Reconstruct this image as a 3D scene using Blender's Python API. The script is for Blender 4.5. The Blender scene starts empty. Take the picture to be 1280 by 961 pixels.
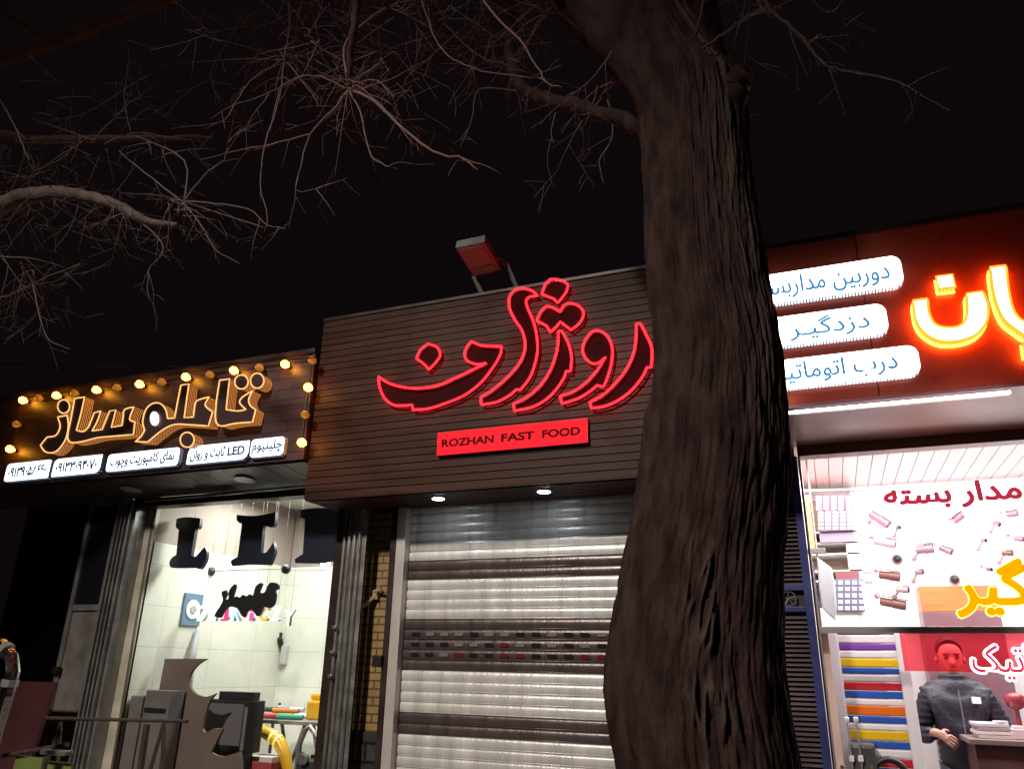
import bpy, bmesh, math, random
import numpy as np
from mathutils import Vector, Matrix, noise
random.seed(7)
S = bpy.context.scene
COL = S.collection

# ------------------------------------------------------------------ camera
YAW, PIT, ROL = [math.radians(a) for a in (-22.0, 20.22, 1.12)]
FPX = 955.2
fw = Vector((math.sin(YAW)*math.cos(PIT), math.cos(YAW)*math.cos(PIT), math.sin(PIT)))
rt = Vector((math.cos(YAW), -math.sin(YAW), 0)); up = rt.cross(fw)
R2 = rt*math.cos(ROL)+up*math.sin(ROL); U2 = -rt*math.sin(ROL)+up*math.cos(ROL)
EYE = Vector((0, -5, 1.6))
cd = bpy.data.cameras.new('camera'); cam = bpy.data.objects.new('camera', cd); COL.objects.link(cam)
M3 = Matrix((R2, U2, -fw)).transposed()
cam.matrix_world = Matrix.Translation(EYE) @ M3.to_4x4()
cd.sensor_width = 36; cd.lens = FPX/1280*36; cd.clip_end = 500; cd.clip_start = .05
S.camera = cam

def at(px, py, Y=0.0):
    """point of the plane y = Y seen at photograph pixel (px, py)"""
    d = fw*FPX + R2*(px-640) - U2*(py-480.5)
    return EYE + d*((Y-EYE.y)/d.y)

# ------------------------------------------------------------------ world, light, exposure
w = bpy.data.worlds.new('World'); S.world = w; w.use_nodes = True
w.node_tree.nodes['Background'].inputs[0].default_value = (0.28, 0.16, 0.19, 1)
w.node_tree.nodes['Background'].inputs[1].default_value = 0.014
S.view_settings.view_transform = 'Standard'; S.view_settings.look = 'None'
S.view_settings.exposure = 0; S.view_settings.gamma = 1; S.view_settings.use_curve_mapping = False
S.cycles.use_denoising = True
try: S.cycles.denoiser = 'OPENIMAGEDENOISE'
except Exception: pass
S.cycles.max_bounces = 6; S.cycles.transparent_max_bounces = 12
S.cycles.sample_clamp_indirect = 4; S.cycles.caustics_reflective = False; S.cycles.caustics_refractive = False

def lamp(name, kind, loc, energy, color, size=.1, size_y=None, rot=None, spot=None, aim=None):
    l = bpy.data.lights.new(name, kind); l.energy = energy; l.color = color
    if kind == 'AREA':
        l.size = size
        if size_y: l.shape = 'RECTANGLE'; l.size_y = size_y
    else: l.shadow_soft_size = size
    if kind == 'SPOT': l.spot_size = math.radians(spot or 90); l.spot_blend = .8
    o = bpy.data.objects.new(name, l); COL.objects.link(o); o.location = loc
    if rot: o.rotation_euler = rot
    if aim is not None: o.rotation_euler = (Vector(aim)-Vector(loc)).to_track_quat('-Z', 'Y').to_euler()
    return o
lamp('street_lamp_light', 'SPOT', (-3.9, -10.5, 8.6), 4500, (1, .92, .84), .42, spot=44, aim=(-2.6, 0, -.1))
lamp('street_lamp_spill', 'POINT', (-3.9, -10.5, 8.7), 150, (1, .72, .58), .22)
lamp('left_shop_ceiling_light', 'AREA', (-4.35, 1.0, 3.12), 76, (.93, 1, .93), 1.6, .5)
lamp('right_shop_ceiling_light', 'AREA', (1.0, 1.25, 3.0), 78, (1, .93, .95), 2.2, .9)
lamp('right_shop_front_fill', 'AREA', (1.0, .16, 2.83), 52, (1, .93, .97), 2.0, .15, rot=(math.radians(28), 0, 0))  # unseen fill light added to brighten the rack near the glass

# ------------------------------------------------------------------ materials
MATS = {}
def mat(name, col=(.5,.5,.5), rough=.6, metal=0, var=0.0, vscale=6, bump=0, bscale=40, stretch=None,
        emit=None, estr=0, spec=None):
    if name in MATS: return MATS[name]
    m = bpy.data.materials.new(name); m.use_nodes = True; nt = m.node_tree; N, L = nt.nodes, nt.links
    b = N['Principled BSDF']; b.inputs['Base Color'].default_value = (*col, 1)
    b.inputs['Roughness'].default_value = rough; b.inputs['Metallic'].default_value = metal
    if spec is not None: b.inputs['Specular IOR Level'].default_value = spec
    if emit: b.inputs['Emission Color'].default_value = (*emit, 1); b.inputs['Emission Strength'].default_value = estr
    tc = N.new('ShaderNodeTexCoord'); mp = N.new('ShaderNodeMapping'); L.new(tc.outputs['Object'], mp.inputs[0])
    if stretch: mp.inputs['Scale'].default_value = stretch
    if var:
        n = N.new('ShaderNodeTexNoise'); n.inputs['Scale'].default_value = vscale; n.inputs['Detail'].default_value = 6
        L.new(mp.outputs[0], n.inputs[0])
        r = N.new('ShaderNodeMapRange'); L.new(n.outputs[0], r.inputs[0])
        r.inputs[1].default_value = .3; r.inputs[2].default_value = .7
        r.inputs[3].default_value = 1-var; r.inputs[4].default_value = 1+var*.6
        h = N.new('ShaderNodeVectorMath'); h.operation = 'SCALE'; h.inputs[0].default_value = col
        L.new(r.outputs[0], h.inputs['Scale']); L.new(h.outputs[0], b.inputs['Base Color'])
        q = N.new('ShaderNodeMapRange'); L.new(n.outputs[0], q.inputs[0])
        q.inputs[3].default_value = max(.05, rough-.15); q.inputs[4].default_value = min(1, rough+.15)
        L.new(q.outputs[0], b.inputs['Roughness'])
    if bump:
        n2 = N.new('ShaderNodeTexNoise'); n2.inputs['Scale'].default_value = bscale; n2.inputs['Detail'].default_value = 5
        L.new(mp.outputs[0], n2.inputs[0])
        bp = N.new('ShaderNodeBump'); bp.inputs['Strength'].default_value = bump; bp.inputs['Distance'].default_value = .01
        L.new(n2.outputs[0], bp.inputs['Height']); L.new(bp.outputs[0], b.inputs['Normal'])
    MATS[name] = m; return m

def emis(name, col, s):
    if name in MATS: return MATS[name]
    m = bpy.data.materials.new(name); m.use_nodes = True; N, L = m.node_tree.nodes, m.node_tree.links
    N.clear(); o = N.new('ShaderNodeOutputMaterial'); e = N.new('ShaderNodeEmission')
    e.inputs[0].default_value = (*col, 1); e.inputs[1].default_value = s; L.new(e.outputs[0], o.inputs[0])
    MATS[name] = m; return m

def dots(name, base, glow, s, scale=70, rad=.33, rough=.4, uv=False):
    """perforated sheet with light behind its holes"""
    m = mat(name, base, rough); N, L = m.node_tree.nodes, m.node_tree.links; b = N['Principled BSDF']
    v = N.new('ShaderNodeTexVoronoi'); v.inputs['Scale'].default_value = scale; v.inputs['Randomness'].default_value = 0
    if uv: v.voronoi_dimensions = '2D'
    L.new(N['Texture Coordinate'].outputs['UV'] if uv else N['Mapping'].outputs[0], v.inputs['Vector'])
    c = N.new('ShaderNodeMath'); c.operation = 'LESS_THAN'; L.new(v.outputs['Distance'], c.inputs[0]); c.inputs[1].default_value = rad
    mu = N.new('ShaderNodeMath'); mu.operation = 'MULTIPLY'; L.new(c.outputs[0], mu.inputs[0]); mu.inputs[1].default_value = s
    L.new(mu.outputs[0], b.inputs['Emission Strength']); b.inputs['Emission Color'].default_value = (*glow, 1)
    return m

def brick(name, c1, c2, mortar, bw, bh, msize=.006, rough=.7, plane='XZ', bump=.5, offset=.5, lo=.7, hi=1.15):
    m = mat(name, c1, rough); N, L = m.node_tree.nodes, m.node_tree.links; b = N['Principled BSDF']
    sp = N.new('ShaderNodeSeparateXYZ'); cb = N.new('ShaderNodeCombineXYZ')
    L.new(N['Texture Coordinate'].outputs['Object'], sp.inputs[0])
    L.new(sp.outputs[plane[0]], cb.inputs[0]); L.new(sp.outputs[plane[1]], cb.inputs[1])
    t = N.new('ShaderNodeTexBrick'); L.new(cb.outputs[0], t.inputs[0]); t.offset = offset
    t.inputs['Color1'].default_value = (*c1, 1); t.inputs['Color2'].default_value = (*c2, 1); t.inputs['Mortar'].default_value = (*mortar, 1)
    t.inputs['Scale'].default_value = 1; t.inputs['Mortar Size'].default_value = msize
    t.inputs['Brick Width'].default_value = bw; t.inputs['Row Height'].default_value = bh
    n = N.new('ShaderNodeTexNoise'); n.inputs['Scale'].default_value = 9; n.inputs['Detail'].default_value = 8
    L.new(N['Texture Coordinate'].outputs['Object'], n.inputs[0])
    r = N.new('ShaderNodeMapRange'); L.new(n.outputs[0], r.inputs[0]); r.inputs[1].default_value=.25; r.inputs[2].default_value=.75
    r.inputs[3].default_value = lo; r.inputs[4].default_value = hi
    h = N.new('ShaderNodeVectorMath'); h.operation = 'SCALE'; L.new(t.outputs[0], h.inputs[0]); L.new(r.outputs[0], h.inputs['Scale'])
    L.new(h.outputs[0], b.inputs['Base Color'])
    bp = N.new('ShaderNodeBump'); bp.invert = True; bp.inputs['Strength'].default_value = bump; bp.inputs['Distance'].default_value = .004
    L.new(t.outputs['Fac'], bp.inputs['Height']); L.new(bp.outputs[0], b.inputs['Normal'])
    return m

def glass(name, tint=(1,1,1), refl=.06, opac=0.0, ocol=(1,0,0)):
    m = bpy.data.materials.new(name); m.use_nodes = True; N, L = m.node_tree.nodes, m.node_tree.links
    N.clear(); o = N.new('ShaderNodeOutputMaterial'); tr = N.new('ShaderNodeBsdfTransparent'); tr.inputs[0].default_value = (*tint, 1)
    gl = N.new('ShaderNodeBsdfGlossy'); gl.inputs['Roughness'].default_value = .03
    mx = N.new('ShaderNodeMixShader'); fr = N.new('ShaderNodeLayerWeight'); fr.inputs[0].default_value = .12
    L.new(fr.outputs['Fresnel'], mx.inputs[0]); L.new(tr.outputs[0], mx.inputs[1]); L.new(gl.outputs[0], mx.inputs[2])
    last = mx
    if opac:
        df = N.new('ShaderNodeBsdfTranslucent'); df.inputs[0].default_value = (*ocol, 1)
        m2 = N.new('ShaderNodeMixShader'); m2.inputs[0].default_value = opac
        L.new(mx.outputs[0], m2.inputs[1]); L.new(df.outputs[0], m2.inputs[2]); last = m2
    L.new(last.outputs[0], o.inputs[0]); MATS[name] = m; return m

# ------------------------------------------------------------------ mesh helpers
class MB:
    def __init__(s): s.v = []; s.f = []
    def box(s, x0, x1, y0, y1, z0, z1):
        b = len(s.v); x0, x1 = sorted((x0, x1)); y0, y1 = sorted((y0, y1)); z0, z1 = sorted((z0, z1))
        s.v += [Vector(p) for p in ((x0,y0,z0),(x1,y0,z0),(x1,y1,z0),(x0,y1,z0),(x0,y0,z1),(x1,y0,z1),(x1,y1,z1),(x0,y1,z1))]
        s.f += [tuple(b+i for i in q) for q in ((0,3,2,1),(4,5,6,7),(0,1,5,4),(1,2,6,5),(2,3,7,6),(3,0,4,7))]
        return s
    def hexa(s, p):
        """eight corners: bottom four, top four, same order as box"""
        b = len(s.v); s.v += [Vector(q) for q in p]
        s.f += [tuple(b+i for i in q) for q in ((0,3,2,1),(4,5,6,7),(0,1,5,4),(1,2,6,5),(2,3,7,6),(3,0,4,7))]
        return s
    def prism(s, pts, y0, y1):
        """outline [(x,z)] extruded between two depths"""
        a = sum(p[0]*q[1]-q[0]*p[1] for p, q in zip(pts, pts[1:]+pts[:1]))
        if a < 0: pts = pts[::-1]
        b = len(s.v); n = len(pts)
        s.v += [Vector((x, y0, z)) for x, z in pts]+[Vector((x, y1, z)) for x, z in pts]
        s.f.append(tuple(range(b, b+n))); s.f.append(tuple(range(b+2*n-1, b+n-1, -1)))
        for i in range(n): j = (i+1) % n; s.f.append((b+j, b+i, b+n+i, b+n+j))
        return s
    def tube(s, pts, r, n=6, closed=False, r1=None, cap=True):
        P = [Vector(p) for p in pts]; m = len(P); b = len(s.v)
        ref = None
        for i in range(m):
            a = P[i-1] if (i or closed) else P[0]; c = P[(i+1) % m] if (i < m-1 or closed) else P[-1]
            t = (c-a).normalized() if (c-a).length > 1e-9 else Vector((0,0,1))
            if ref is None: ref = t.orthogonal().normalized()
            ref = ref-t*ref.dot(t)
            if ref.length < 1e-6: ref = t.orthogonal()
            ref.normalize(); q = t.cross(ref)
            rr = r[i] if isinstance(r, (list, tuple)) else (r if r1 is None else r+(r1-r)*i/max(1, m-1))
            for k in range(n):
                an = 2*math.pi*k/n; s.v.append(P[i]+(ref*math.cos(an)+q*math.sin(an))*rr)
        for i in range(m if closed else m-1):
            A = b+i*n; B = b+((i+1) % m)*n
            for k in range(n): l = (k+1) % n; s.f.append((A+k, A+l, B+l, B+k))
        if cap and not closed:
            s.f.append(tuple(range(b+n-1, b-1, -1))); s.f.append(tuple(range(b+(m-1)*n, b+m*n)))
        return s
    def lathe(s, c, axis, prof, n=16):
        """prof [(distance along axis, radius)]"""
        ax = Vector(axis).normalized(); P = [Vector(c)+ax*d for d, r in prof]
        o = ax.orthogonal().normalized(); q = ax.cross(o); b = len(s.v)
        for p, (d, r) in zip(P, prof):
            for k in range(n): an = 2*math.pi*k/n; s.v.append(p+(o*math.cos(an)+q*math.sin(an))*max(r, 1e-4))
        for i in range(len(P)-1):
            A = b+i*n; B = A+n
            for k in range(n): l = (k+1) % n; s.f.append((A+k, A+l, B+l, B+k))
        s.f.append(tuple(range(b+n-1, b-1, -1))); s.f.append(tuple(range(b+(len(P)-1)*n, b+len(P)*n)))
        return s
    def build(s, name, m, parent=None, bevel=0, smooth=False, label=None):
        me = bpy.data.meshes.new(name); me.from_pydata([tuple(v) for v in s.v], [], s.f)
        return link(name, me, m, parent, bevel, smooth, label)

def rootloc(p):
    return Vector(p['_loc']) if '_loc' in p.keys() else Vector((0, 0, 0))
def link(name, me, m, parent=None, bevel=0, smooth=False, label=None):
    if bevel:
        bm = bmesh.new(); bm.from_mesh(me)
        bmesh.ops.bevel(bm, geom=[e for e in bm.edges], offset=bevel, segments=2, affect='EDGES', profile=.6, clamp_overlap=True)
        bm.to_mesh(me); bm.free()
    me.materials.append(m)
    if smooth: me.polygons.foreach_set('use_smooth', [True]*len(me.polygons))
    o = bpy.data.objects.new(name, me); COL.objects.link(o)
    if parent is not None:
        l = rootloc(parent); me.transform(Matrix.Translation(-l)); o.parent = parent; o['_loc'] = tuple(l)
    else:
        vs = [v.co for v in me.vertices]
        l = Vector(((min(v.x for v in vs)+max(v.x for v in vs))/2, (min(v.y for v in vs)+max(v.y for v in vs))/2, min(v.z for v in vs)))
        me.transform(Matrix.Translation(-l)); o.location = l; o['_loc'] = tuple(l)
    if label: o['label'] = label
    me.update(); return o
def thing(name, label, cat, loc, group=None):
    o = bpy.data.objects.new(name, None); COL.objects.link(o); o.location = loc; o['_loc'] = tuple(loc)
    o.empty_display_size = .1; return tag(o, label, cat, group)
def tag(o, label, cat, group=None):
    o['label'] = label; o['category'] = cat
    if group: o['group'] = group
    return o
def struct(o): o['kind'] = 'structure'; return o
def dup(root, loc, label, group=None):
    r = root.copy(); COL.objects.link(r); r.location = loc; r['label'] = label; r['_loc'] = tuple(loc)
    if group: r['group'] = group
    for ch in list(root.children):
        c = ch.copy(); COL.objects.link(c); c.parent = r
        for g in list(ch.children): d = g.copy(); COL.objects.link(d); d.parent = c
    return r

def smoothpath(spec, seg=6):
    """closed outline; points (x,y) are smooth, (x,y,1) are corners; Catmull-Rom between"""
    n = len(spec); out = []
    for i in range(n):
        p1 = spec[i]; p2 = spec[(i+1) % n]; p0 = spec[i-1]; p3 = spec[(i+2) % n]
        a = Vector(p1[:2]); b = Vector(p2[:2])
        m0 = (b-Vector(p0[:2]))*.5 if len(p1) < 3 else (b-a)*.5
        m1 = (Vector(p3[:2])-a)*.5 if len(p2) < 3 else (b-a)*.5
        lim = (b-a).length*1.3
        for mm in (m0, m1):
            if mm.length > lim: mm.length = lim
        k = max(1, min(seg, int((b-a).length/8)+1)) if not (len(p1) > 2 and len(p2) > 2) else 1
        for j in range(k):
            t = j/k; h = (2*t**3-3*t**2+1)*a+(t**3-2*t**2+t)*m0+(-2*t**3+3*t**2)*b+(t**3-t**2)*m1
            out.append((h.x, h.y))
    return out
def trace(spec, off, sc, Y, seg=6):
    return [(q.x, q.z) for q in (at(off[0]+x/sc, off[1]+y/sc, Y) for x, y in smoothpath(spec, seg))]
def ell(cx, cy, rx, ry=None, n=14):
    ry = ry or rx
    return [(cx+rx*math.cos(2*math.pi*i/n), cy+ry*math.sin(2*math.pi*i/n)) for i in range(n)]
def rrect(x0, x1, z0, z1, r, n=5):
    rs = r if isinstance(r, (list, tuple)) else [r]*4
    out = []
    for (cx, cz, a0, rr) in ((x1, z1, 0, rs[0]), (x0, z1, 90, rs[1]), (x0, z0, 180, rs[2]), (x1, z0, 270, rs[3])):
        sx = -1 if a0 in (0, 270) else 1; sz = -1 if a0 in (0, 90) else 1
        rr = max(rr, .002)
        for k in range(n+1):
            a = math.radians(a0+90*k/n); out.append((cx+sx*rr+rr*math.cos(a), cz+sz*rr+rr*math.sin(a)))
    return out

def side_strip(lp, y0, y1, m, parent):
    """open return of a channel letter, unwrapped along its length"""
    n = len(lp); me = bpy.data.meshes.new('letter_side')
    me.from_pydata([(x, y0, z) for x, z in lp]+[(x, y1, z) for x, z in lp], [], [(i, (i+1) % n, n+(i+1) % n, n+i) for i in range(n)])
    cum = [0]
    for i in range(n): a, b = lp[i], lp[(i+1) % n]; cum.append(cum[-1]+math.hypot(b[0]-a[0], b[1]-a[1]))
    ul = me.uv_layers.new(name='along'); uv = []
    for i in range(n): uv += [cum[i], 0, cum[i+1], 0, cum[i+1], y1-y0, cum[i], y1-y0]
    ul.data.foreach_set('uv', uv)
    return link('letter_side', me, m, parent)

# Persian shaping into presentation forms (isolated, final, initial, medial)
FM = {'ا':(0xFE8D,0xFE8E,0,0),'ب':(0xFE8F,0xFE90,0xFE91,0xFE92),'پ':(0xFB56,0xFB57,0xFB58,0xFB59),'ت':(0xFE95,0xFE96,0xFE97,0xFE98),
 'ث':(0xFE99,0xFE9A,0xFE9B,0xFE9C),'ج':(0xFE9D,0xFE9E,0xFE9F,0xFEA0),'چ':(0xFB7A,0xFB7B,0xFB7C,0xFB7D),'د':(0xFEA9,0xFEAA,0,0),'ر':(0xFEAD,0xFEAE,0,0),
 'ز':(0xFEAF,0xFEB0,0,0),'س':(0xFEB1,0xFEB2,0xFEB3,0xFEB4),'ک':(0xFB8E,0xFB8F,0xFB90,0xFB91),'گ':(0xFB92,0xFB93,0xFB94,0xFB95),
 'ل':(0xFEDD,0xFEDE,0xFEDF,0xFEE0),'م':(0xFEE1,0xFEE2,0xFEE3,0xFEE4),'ن':(0xFEE5,0xFEE6,0xFEE7,0xFEE8),'و':(0xFEED,0xFEEE,0,0),
 'ه':(0xFEE9,0xFEEA,0xFEEB,0xFEEC),'ی':(0xFBFC,0xFBFD,0xFBFE,0xFBFF),'ـ':(0x640,)*4}
def shape(s):
    out = []
    for i, c in enumerate(s):
        if c not in FM: out.append(c); continue
        pj = i > 0 and s[i-1] in FM and FM[s[i-1]][2]; nj = i+1 < len(s) and s[i+1] in FM and FM[c][2]
        out.append(chr(FM[c][3] if pj and nj else FM[c][1] if pj else FM[c][2] if nj else FM[c][0]))
    return ''.join(reversed(out))
def text_mesh(s, bold=0.0, ext=0.0):
    c = bpy.data.curves.new('lettering', 'FONT'); c.body = s; c.offset = bold; c.extrude = ext; c.resolution_u = 4
    o = bpy.data.objects.new('lettering', c); COL.objects.link(o); bpy.context.view_layer.update()
    me = bpy.data.meshes.new_from_object(o.evaluated_get(bpy.context.evaluated_depsgraph_get()))
    bpy.data.objects.remove(o); bpy.data.curves.remove(c); me.materials.clear(); return me
def text(name, s, x0, x1, z0, z1, Y, m, parent, bold=0.0, ext=.004, label=None):
    """letters as a thin mesh facing -y, filling the given rectangle"""
    persian = any(ord(ch) > 127 for ch in s)
    me = text_mesh(s, 0 if persian else bold, 1.0)
    n = len(me.vertices); a = np.empty(n*3); me.vertices.foreach_get('co', a); a = a.reshape(-1, 3)
    lo, hi = a.min(0), a.max(0); b = np.empty_like(a)
    kx = (x1-x0)/(hi[0]-lo[0]); kz = (z1-z0)/(hi[1]-lo[1])
    b[:, 0] = x0+(a[:, 0]-lo[0])*kx; b[:, 2] = z0+(a[:, 1]-lo[1])*kz
    b[:, 1] = np.where(a[:, 2] > 0, Y-ext, Y); me.vertices.foreach_set('co', b.ravel()); me.update()
    if persian and bold > 0:      # heavier strokes: a thin bead along every outline
        mb = MB(); mb.v = [v.co.copy() for v in me.vertices]; mb.f = [tuple(p.vertices) for p in me.polygons]
        beads(mb, s, x0, x1, z0, z1, Y-ext*.5, bold*kz, ext*.55)
        return mb.build(name, m, parent, label=label)
    return link(name, me, m, parent, label=label)
def beads(mb, s, x0, x1, z0, z1, Y, r, ry=None):
    """bead of radius r along the outlines of a word"""
    me = text_mesh(s, 0, 0); bm = bmesh.new(); bm.from_mesh(me); bmesh.ops.remove_doubles(bm, verts=bm.verts, dist=1e-5)
    xs = [v.co.x for v in bm.verts]; ys = [v.co.y for v in bm.verts]
    kx = (x1-x0)/(max(xs)-min(xs)); kz = (z1-z0)/(max(ys)-min(ys)); ox, oy = min(xs), min(ys)
    ry = ry or r; N = 6
    for e in bm.edges:
        if len(e.link_faces) != 1: continue
        p, q = [Vector((x0+(v.co.x-ox)*kx, Y, z0+(v.co.y-oy)*kz)) for v in e.verts]
        if (q-p).length < 1e-6: continue
        d = (q-p).normalized(); w_ = Vector((-d.z, 0, d.x)); p -= d*r*.3; q += d*r*.3; i0 = len(mb.v)
        for c in (p, q):
            for k in range(N): an = 2*math.pi*k/N; mb.v.append(c+w_*(math.cos(an)*r)+Vector((0, math.sin(an)*ry, 0)))
        for k in range(N): l = (k+1) % N; mb.f.append((i0+k, i0+l, i0+N+l, i0+N+k))
        mb.f.append(tuple(range(i0, i0+N))); mb.f.append(tuple(range(i0+2*N-1, i0+N-1, -1)))
    bm.free(); bpy.data.meshes.remove(me)
def outline_tubes(name, loops, Y, r, m, parent, n=6):
    b = MB()
    for lp in loops:
        b.tube([(x, Y, z) for x, z in lp], r, n, closed=True)
    return b.build(name, m, parent, smooth=True)

# materials used throughout
alu = mat('aluminium', (.55,.53,.5), .35, .9, .15, 10)
alu_dull = mat('dull aluminium', (.33,.31,.3), .45, .6, .3, 8)
darkmet = mat('dark brown metal', (.045,.028,.025), .4, .3, .3, 6)
black = mat('black plastic', (.012,.012,.014), .45)
cream = mat('cream paint', (.62,.57,.46), .6, 0, .18, 4, .15, 60)
white = mat('white paint', (.8,.79,.77), .5, 0, .06, 5)
warmwhite = emis('warm white glow', (1, .62, .22), 9)

# ------------------------------------------------------------------ ground
plaster = mat('dark plaster', (.05,.042,.042), .85, 0, .3, 3, .3, 30)
struct(MB().box(-60, 60, -60, 60, -.3, -.12).build('road', mat('asphalt', (.05,.05,.052), .85, 0, .3, 8, .5, 90)))
struct(MB().box(-60, 60, -3.2, 12, -.2, 0).build('pavement', brick('paving', (.22,.2,.18), (.18,.165,.15), (.08,.075,.07), .3, .3, plane='XY')))
struct(MB().box(-60, 60, -3.35, -3.203, -.25, .02).build('kerb', mat('kerb stone', (.3,.29,.27), .8, 0, .2, 5, .3, 40), bevel=.015))

# ================================================================== LEFT SHOP
XL, XR = -8.2, -3.46          # fascia extent
YF = -.5
ls = thing('shop_building', 'sign maker\'s shop with brick fascia and a big bright window at left', 'building', (-4.9, 1, 0))
cream_tile = brick('cream wall tile', (.72,.7,.6), (.69,.67,.58), (.45,.42,.36), .62, .34, .0022, .35, 'YZ', .25, 0, .93, 1.04)
cream_tileb = brick('cream back tile', (.74,.73,.66), (.7,.69,.62), (.45,.43,.38), .5, .34, .0022, .35, 'XZ', .25, 0, .93, 1.04)
beige = mat('beige upper wall', (.36,.29,.25), .7, 0, .08, 3)
BW = 2.05; XW = -5.43
zs = 2.57; zc = 3.2
MB().box(XW-.12, XW, .12, BW, .08, zs).build('wall', cream_tile, ls, label='tiled side wall inside the window')
MB().box(XW-.12, XW-.004, .12, BW, zs, zc).build('wall', beige, ls, label='beige upper strip of the side wall')
MB().box(XW, -3.2, BW, BW+.1, .08, zs).build('wall', cream_tileb, ls, label='tiled back wall inside the shop')
MB().box(XW, -3.2, BW+.004, BW+.1, zs, zc).build('wall', beige, ls, label='beige upper strip of the back wall')
MB().box(XW-.12, -3.2, -.02, BW+.1, zc, zc+.08).build('ceiling', mat('off white ceiling', (.66,.66,.6), .7, 0, .05, 3), ls)
MB().box(XW-.12, -3.2, .0, BW+.1, .0, .08).build('floor', mat('grey floor tile', (.3,.29,.27), .4, 0, .1), ls)
MB().box(-3.3, -3.2, .12, BW, .08, zc).build('wall', white, ls, label='white side wall on the right')
MB().box(XL, -3.2, BW+.1, BW+3, 0, 3.55).build('rear_mass', plaster, ls)
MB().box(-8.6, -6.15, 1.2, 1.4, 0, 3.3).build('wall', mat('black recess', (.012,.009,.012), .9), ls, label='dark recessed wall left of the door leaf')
# pilaster between rails and tiled wall, with a brown pipe
MB().box(-5.53, XW, .1, .14, .0, 2.9).build('pilaster', mat('dirty cream', (.55,.5,.38), .7, 0, .35, 5, .3, 30), ls)
MB().tube([at(195, 630, .1), at(155, 870, .1), at(140, 961, .1), Vector((XW, .1, 0))], .012, 8).build('pipe', mat('brown pipe', (.11,.08,.055), .6, 0, .3), ls, smooth=True)
# fascia, soffit
fas = brick('maroon brick cladding', (.065,.034,.036), (.05,.026,.03), (.02,.012,.014), .28, .085, .005, .45, 'XZ', .6)
MB().box(XL, XR, YF, -.3, 3.0, 3.84).build('fascia', fas, ls)
MB().box(XL, XR, YF-.02, -.28, 3.842, 3.88).build('coping', darkmet, ls, bevel=.004)
ZB = 2.93
b = MB()
NB = 7; x = XL
wood = mat('dark soffit boards', (.13,.085,.07), .35, 0, .4, 5, .25, 25, (1, 6, 6))
for k in range(24):
    x0 = XL+k*(XR-XL)/24; x1 = XL+(k+1)*(XR-XL)/24-.006
    b.hexa([(x0,-.47,2.985),(x1,-.47,2.985),(x1,.0,ZB),(x0,.0,ZB),(x0,-.47,3.0),(x1,-.47,3.0),(x1,.0,ZB+.02),(x0,.0,ZB+.02)])
b.build('soffit', wood, ls)
# wall return at end of fascia and header
MB().box(-5.62, -3.36, -.03, .1, 2.845, 2.92).build('window_header', darkmet, ls, bevel=.006)
MB().tube([at(181, 626, -.08), at(395, 606.5, -.08)], .014, 10).build('curtain_rod', mat('brushed steel', (.7,.68,.68), .25, .9), ls, smooth=True)
# recessed lamps in soffit, unlit
for px, py in ((139+25, 610), (307, 596)):
    q = at(px, py, -.25)
    MB().lathe((q.x, -.25, 2.945), (0, .1, 1), [(0, .085), (.006, .085), (.008, .07), (.02, .068)], 20).build('downlight', mat('grey lens', (.5,.48,.48), .3), ls)
# left door leaf and frames
dl = thing('door_leaf', 'narrow aluminium door leaf with dark glass over a grey panel', 'door', (-5.93, 0, 0))
MB().box(-6.12, -6.075, -.02, .03, .05, 2.94).box(-5.775, -5.73, -.02, .03, .05, 2.94).box(-6.07, -5.78, -.02, .03, 2.89, 2.94).box(-6.07, -5.78, -.02, .03, 1.98, 2.03).box(-6.07, -5.78, -.02, .03, .05, .12).build('frame', alu_dull, dl, bevel=.004)
MB().box(-6.073, -5.777, .0, .008, 2.03, 2.89).build('pane', mat('dark glass', (.01,.01,.014), .12), dl)
MB().box(-6.073, -5.777, .0, .012, .12, 1.98).build('panel', mat('scuffed grey panel', (.2,.18,.155), .55, 0, .5, 4, .25, 30), dl)
MB().box(-6.11, -6.05, -.06, -.02, 1.47, 1.53).build('lock', black, dl, bevel=.006)
b = MB()
for i, x in enumerate((-5.715, -5.67, -5.625, -5.58)):
    b.box(x, x+.016, -.06, .06, 0, 2.92)
b.box(-5.72, -5.54, .06, .1, 0, 2.92)
b.build('guide_rail', alu_dull, ls, bevel=.003)
MB().box(-5.556, -5.53, -.03, .1, .0, 2.845).build('window_frame', alu_dull, ls, bevel=.004)
# right hand frame post with stacked rails
pL = at(412, 777, 0).x; pR = at(424, 777, 0).x
MB().box(pL, pR, -.03, .1, 0, 2.845).build('window_frame', darkmet, ls, bevel=.004)
b = MB(); xr = pR+.012
for k in range(4):
    x = xr+k*.052; b.box(x, x+.017, -.07-.012*k, -.045-.012*k, 0, 2.78); b.box(x+.017, x+.052, -.04-.012*k, -.034-.012*k, 0, 2.78)
b.box(pR, xr+.03, .06, .098, 0, 2.85)
b.build('guide_rail', alu, ls, bevel=.003)
XRAIL = xr+.032
for zz in (1.83, 1.66, 1.5): MB().box(xr-.004, xr+.03, -.1, -.07, zz, zz+.022).build('latch', alu, ls, bevel=.004)
MB().box(-5.53, pL, .03, .036, .45, 2.845).build('pane', glass('clear glass'), ls)
MB().box(-5.53, pL, -.02, .09, .0, .45).build('sill', darkmet, ls)

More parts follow.
